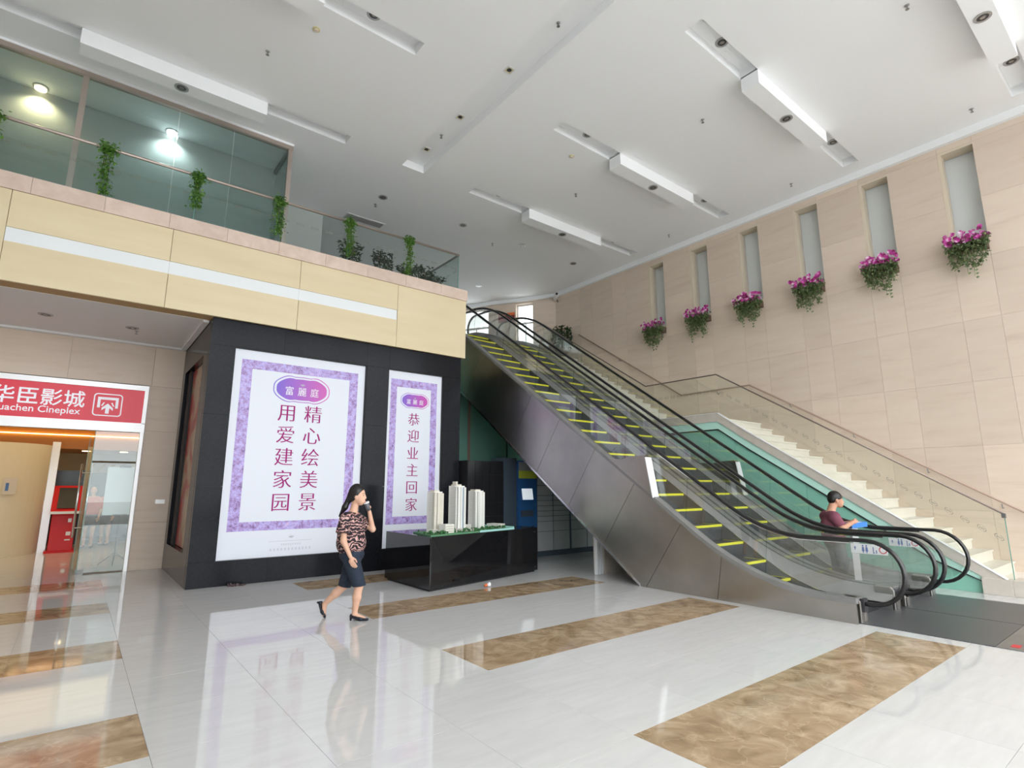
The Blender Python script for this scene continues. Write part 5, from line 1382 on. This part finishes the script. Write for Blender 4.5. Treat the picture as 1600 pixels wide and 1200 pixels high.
part('blouse', [('c', (-.105, -.12, 1.205), (-.085, .12, 1.205), .085, .085), ('e', (-.09, 0, 1.02), (.165, .185, .27)), ('e', (-.082, 0, .90), (.180, .195, .17), {'clip': [((0, 0, .775), (0, 0, -1))]}),
                ('c', (-.12, -.155, 1.20), (-.118, -.225, 1.06), .070, .082, {'clip': [((-.118, -.22, 1.035), (.0, -.35, -1))]}), ('c', (-.085, .155, 1.20), (.05, .185, 1.10), .070, .078, {'clip': [((.07, .18, 1.09), (.8, .1, -.5))]}),
                ('e', (-.068, 0, 1.33), (.085, .085, .06), {'sub': 1}), ('c', (-.3, 0, .775 - .3), (.3, 0, .775 - .3), .3, .3, {'sub': 1})], 'blouse_print', .007, .03)
part('shorts', [('e', (-.068, 0, .765), (.150, .168, .11)), ('c', (-.05, -.088, .74), (.090, -.082, .36), .105, .076, {'clip': [((.08, -.08, .405), (.1, 0, -1))]}),
                ('c', (-.065, .088, .74), (-.178, .082, .34), .105, .078, {'clip': [((-.14, .08, .365), (-.25, 0, -1))]})], 'denim', .007, .025)
def pump(o_, hx, tip, z0, heel_h):
    return o_
part('shoe', [('c', (.005, -.065, .062), (.10, -.065, .030), .034, .033, {'clip': [((.05, 0, .060), (.30, 0, 1))]}), ('c', (.10, -.065, .030), (.185, -.065, .020), .033, .018, {'clip': [((.10, 0, .050), (.2, 0, 1))]}),
              ('c', (-.015, -.065, .05), (-.018, -.065, .012), .020, .013)], 'shoe_navy', .005, .01)
part('shoe', [('c', (-.445, .07, .155), (-.418, .07, .075), .034, .033, {'clip': [((-.43, .07, .1), (1, 0, .25))]}), ('c', (-.418, .07, .075), (-.392, .07, .018), .033, .020, {'clip': [((-.385, .07, .06), (1, 0, .1))]}),
              ('c', (-.452, .07, .175), (-.492, .07, .178), .022, .013)], 'shoe_navy', .005, .01)
part('lips', [('e', (.064, 0, 1.404), (.012, .019, .008))], 'lip', .003, .005)
for s in (-1, 1):
    part('eyebrow', [('c', (.056, .018 * s, 1.512), (.040, .050 * s, 1.510), .0045, .003)], 'hair_black', .003, .004)
    part('eye', [('e', (.054, .030 * s, 1.487), (.007, .013, .006))], 'hair_black', .003, .004)
th = math.atan2(-.66, .75)
def wl_(x, y, z): return (2.867 + x * math.cos(th) - y * math.sin(th), 6.762 + x * math.sin(th) + y * math.cos(th), z)
t = thing('drink_cup', 'grey and white drink cup held to the woman\'s mouth', 'cup', wl_(.10, .03, 1.36))
obj('cup', MB().tube([wl_(.108, .035, 1.30), wl_(.088, .005, 1.392)], [.024, .032], 14), 'cup_grey', t, smooth=True)
obj('lid', MB().tube([wl_(.088, .005, 1.392), wl_(.085, .001, 1.404)], [.034, .032], 14), 'paper_white', t)

# the man on the far escalator: head bent over a blue box in his arms
MZ = .085
mroot = (9.62, 3.80, 0)
w, part = person('man in maroon shirt and grey trousers standing on the far escalator with a box', mroot, (.72, -.69))
S = [('e', (-.015, 0, 1.405), (.098, .080, .112)), ('e', (.038, 0, 1.325), (.055, .055, .060)), ('c', (.082, 0, 1.385), (.100, 0, 1.352), .010, .015, {'k': .015}), ('e', (-.030, -.080, 1.380), (.022, .011, .034), {'k': .008}), ('e', (-.03, .08, 1.38), (.022, .011, .034), {'k': .008}),
     ('c', (-.125, 0, 1.16), (-.06, 0, 1.31), .062, .058), ('c', (-.13, -.12, 1.14), (-.12, .12, 1.14), .07, .07), ('c', (-.11, 0, 1.1), (-.09, 0, .72), .12, .12)]
S += [('c', (-.135, -.195, 1.115), (-.075, -.255, .965), .052, .046), ('c', (-.075, -.255, .965), (.150, -.130, 1.045), .045, .030)]
hand(S, (.150, -.130, 1.045), (.85, .45, .05), (.1, .3, .9), (.3, .7, -.4), r=.0105)
S += [('c', (-.12, .195, 1.115), (.07, .245, .98), .052, .046), ('c', (.07, .245, .98), (.20, .09, 1.03), .045, .030)]
hand(S, (.20, .09, 1.03), (.5, -.8, .08), (.5, .3, .7), (.2, -.6, -.6), r=.0105)
for s in (-1, 1):
    S += [('c', (-.08, .09 * s, .74), (-.05, .10 * s, .42), .085, .058), ('c', (-.05, .10 * s, .42), (-.085, .11 * s, MZ + .07), .055, .036), ('c', (-.085, .11 * s, MZ + .05), (.06, .12 * s, MZ + .03), .035, .028)]
part('body', S, 'skin_tan', .007, .018)
part('hair', [('e', (-.026, 0, 1.428), (.106, .089, .106), {'clip': [((.078, 0, 1.455), (.97, 0, -.25)), ((-.02, 0, 1.385), (.25, 0, -1))]}),
              ('e', (-.070, 0, 1.395), (.062, .076, .075), {'clip': [((-.05, 0, 1.335), (0, 0, -1)), ((-.045, 0, 1.4), (1, 0, 0))]})], 'hair_black', .006, .012)
part('shirt', [('c', (-.130, -.135, 1.125), (-.12, .135, 1.125), .095, .095), ('e', (-.105, 0, .93), (.168, .195, .27)), ('e', (-.10, 0, .80), (.160, .19, .16), {'clip': [((0, 0, .685), (0, 0, -1))]}),
               ('c', (-.135, -.185, 1.12), (-.085, -.25, .995), .078, .072, {'clip': [((-.08, -.25, 1.0), (.35, -.3, -1))]}), ('c', (-.12, .185, 1.12), (.03, .24, 1.01), .078, .072, {'clip': [((.03, .24, 1.01), (.8, .2, -.6))]}),
               ('e', (-.055, 0, 1.235), (.07, .065, .06), {'sub': 1}), ('c', (-.3, 0, .685 - .3), (.3, 0, .685 - .3), .3, .3, {'sub': 1})], 'shirt_maroon', .008, .03)
part('trousers', [('e', (-.095, 0, .715), (.145, .165, .11))] + [q for s in (-1, 1) for q in (('c', (-.085, .09 * s, .70), (-.045, .10 * s, .43), .098, .078), ('c', (-.045, .10 * s, .43), (-.075, .11 * s, MZ + .06), .078, .062))], 'trouser_grey', .008, .025)
for s in (-1, 1): part('shoe', [('c', (-.10, .11 * s, MZ + .04), (.05, .12 * s, MZ + .034), .042, .036), ('c', (.05, .12 * s, MZ + .034), (.12, .125 * s, MZ + .03), .036, .026)], 'black_matte', .006, .01)
part('mouth', [('e', (.083, 0, 1.318), (.011, .022, .007))], 'lip', .003, .005)
for s in (-1, 1):
    part('eyebrow', [('c', (.080, .018 * s, 1.425), (.064, .052 * s, 1.424), .006, .004)], 'hair_black', .003, .004)
    part('eye', [('e', (.074, .032 * s, 1.402), (.008, .014, .005))], 'hair_black', .003, .004)
th2 = math.atan2(-.69, .72)
def ml(x, y, z): return (mroot[0] + x * math.cos(th2) - y * math.sin(th2), mroot[1] + x * math.sin(th2) + y * math.cos(th2), z)
def mbox(mb, x0, x1, y0, y1, z0, z1, tilt=0.0):
    vs = [ml(x, y, z + tilt * (x - x0)) for z in (z0, z1) for x, y in ((x0, y0), (x1, y0), (x1, y1), (x0, y1))]
    return mb.add(vs, [(0, 3, 2, 1), (4, 5, 6, 7), (0, 1, 5, 4), (1, 2, 6, 5), (2, 3, 7, 6), (3, 0, 4, 7)])
t = thing('carton', 'bright blue carton with a white label in the man\'s arms', 'box', ml(.22, 0, .93))
obj('box', mbox(MB(), .13, .36, -.13, .11, .955, 1.03, .12), 'box_blue', t)
obj('label', mbox(MB(), .16, .29, -.11, .05, 1.0345, 1.037, .12), 'paper_white', t)
t = thing('paper_bag', 'white paper sheet hanging under the blue carton', 'paper', ml(.22, -.02, .8))
obj('sheet', mbox(MB(), .16, .25, -.05, .03, .72, .95), 'paper_white', t)

# two lobby attendants in coral tops behind the door
def attendant(loc, fwd, label):
    w, part = person(label, loc, fwd)
    S = [('e', (0, 0, 1.52), (.09, .075, .115)), ('e', (.03, 0, 1.45), (.05, .05, .055)), ('c', (.08, 0, 1.50), (.095, 0, 1.475), .01, .013), ('c', (-.02, 0, 1.28), (-.01, 0, 1.43), .05, .045), ('c', (-.02, -.1, 1.28), (-.02, .1, 1.28), .06, .06), ('c', (-.01, 0, 1.2), (0, 0, .85), .1, .1)]
    for s in (-1, 1):
        S += [('c', (-.02, .17 * s, 1.27), (-.01, .21 * s, 1.02), .042, .036), ('c', (-.01, .21 * s, 1.02), (.06, .19 * s, .80), .035, .025), ('c', (0, .08 * s, .8), (.01, .08 * s, .45), .08, .05), ('c', (.01, .08 * s, .45), (-.01, .08 * s, .08), .05, .033), ('c', (-.01, .08 * s, .06), (.12, .09 * s, .03), .034, .028)]
        hand(S, (.06, .19 * s, .80), (.25, 0, -.97), (1, 0, .2), (.3, -.5 * s, -.3))
    part('body', S, 'skin', .009, .02)
    part('hair', [('e', (-.018, 0, 1.54), (.10, .087, .12), {'clip': [((.06, 0, 1.575), (.85, 0, -.5))]}), ('c', (-.08, 0, 1.5), (-.10, 0, 1.33), .06, .05)], 'hair_black', .009, .02)
    part('blouse', [('c', (-.02, -.12, 1.25), (-.02, .12, 1.25), .085, .085), ('e', (0, 0, 1.08), (.14, .175, .24)), ('e', (0, 0, .92), (.15, .18, .14))] + [('c', (-.02, .16 * s, 1.25), (-.012, .205 * s, 1.05), .06, .06) for s in (-1, 1)], 'coral_cloth', .010, .03)
    part('skirt', [('e', (0, 0, .82), (.145, .17, .10)), ('c', (0, 0, .8), (0, 0, .62), .14, .15, {'clip': [((0, 0, .56), (0, 0, -1))]})], 'black_matte', .010, .02)
    for s in (-1, 1): part('shoe', [('c', (-.03, .085 * s, .035), (.14, .09 * s, .025), .042, .03)], 'black_matte', .009, .01)
attendant((.42, 18.75, 0), (-.2, -1), 'attendant in coral top and black skirt beside the red ticket kiosk')
attendant((.80, 19.3, 0), (-.5, -.9), 'attendant in coral top seen behind the door handles')
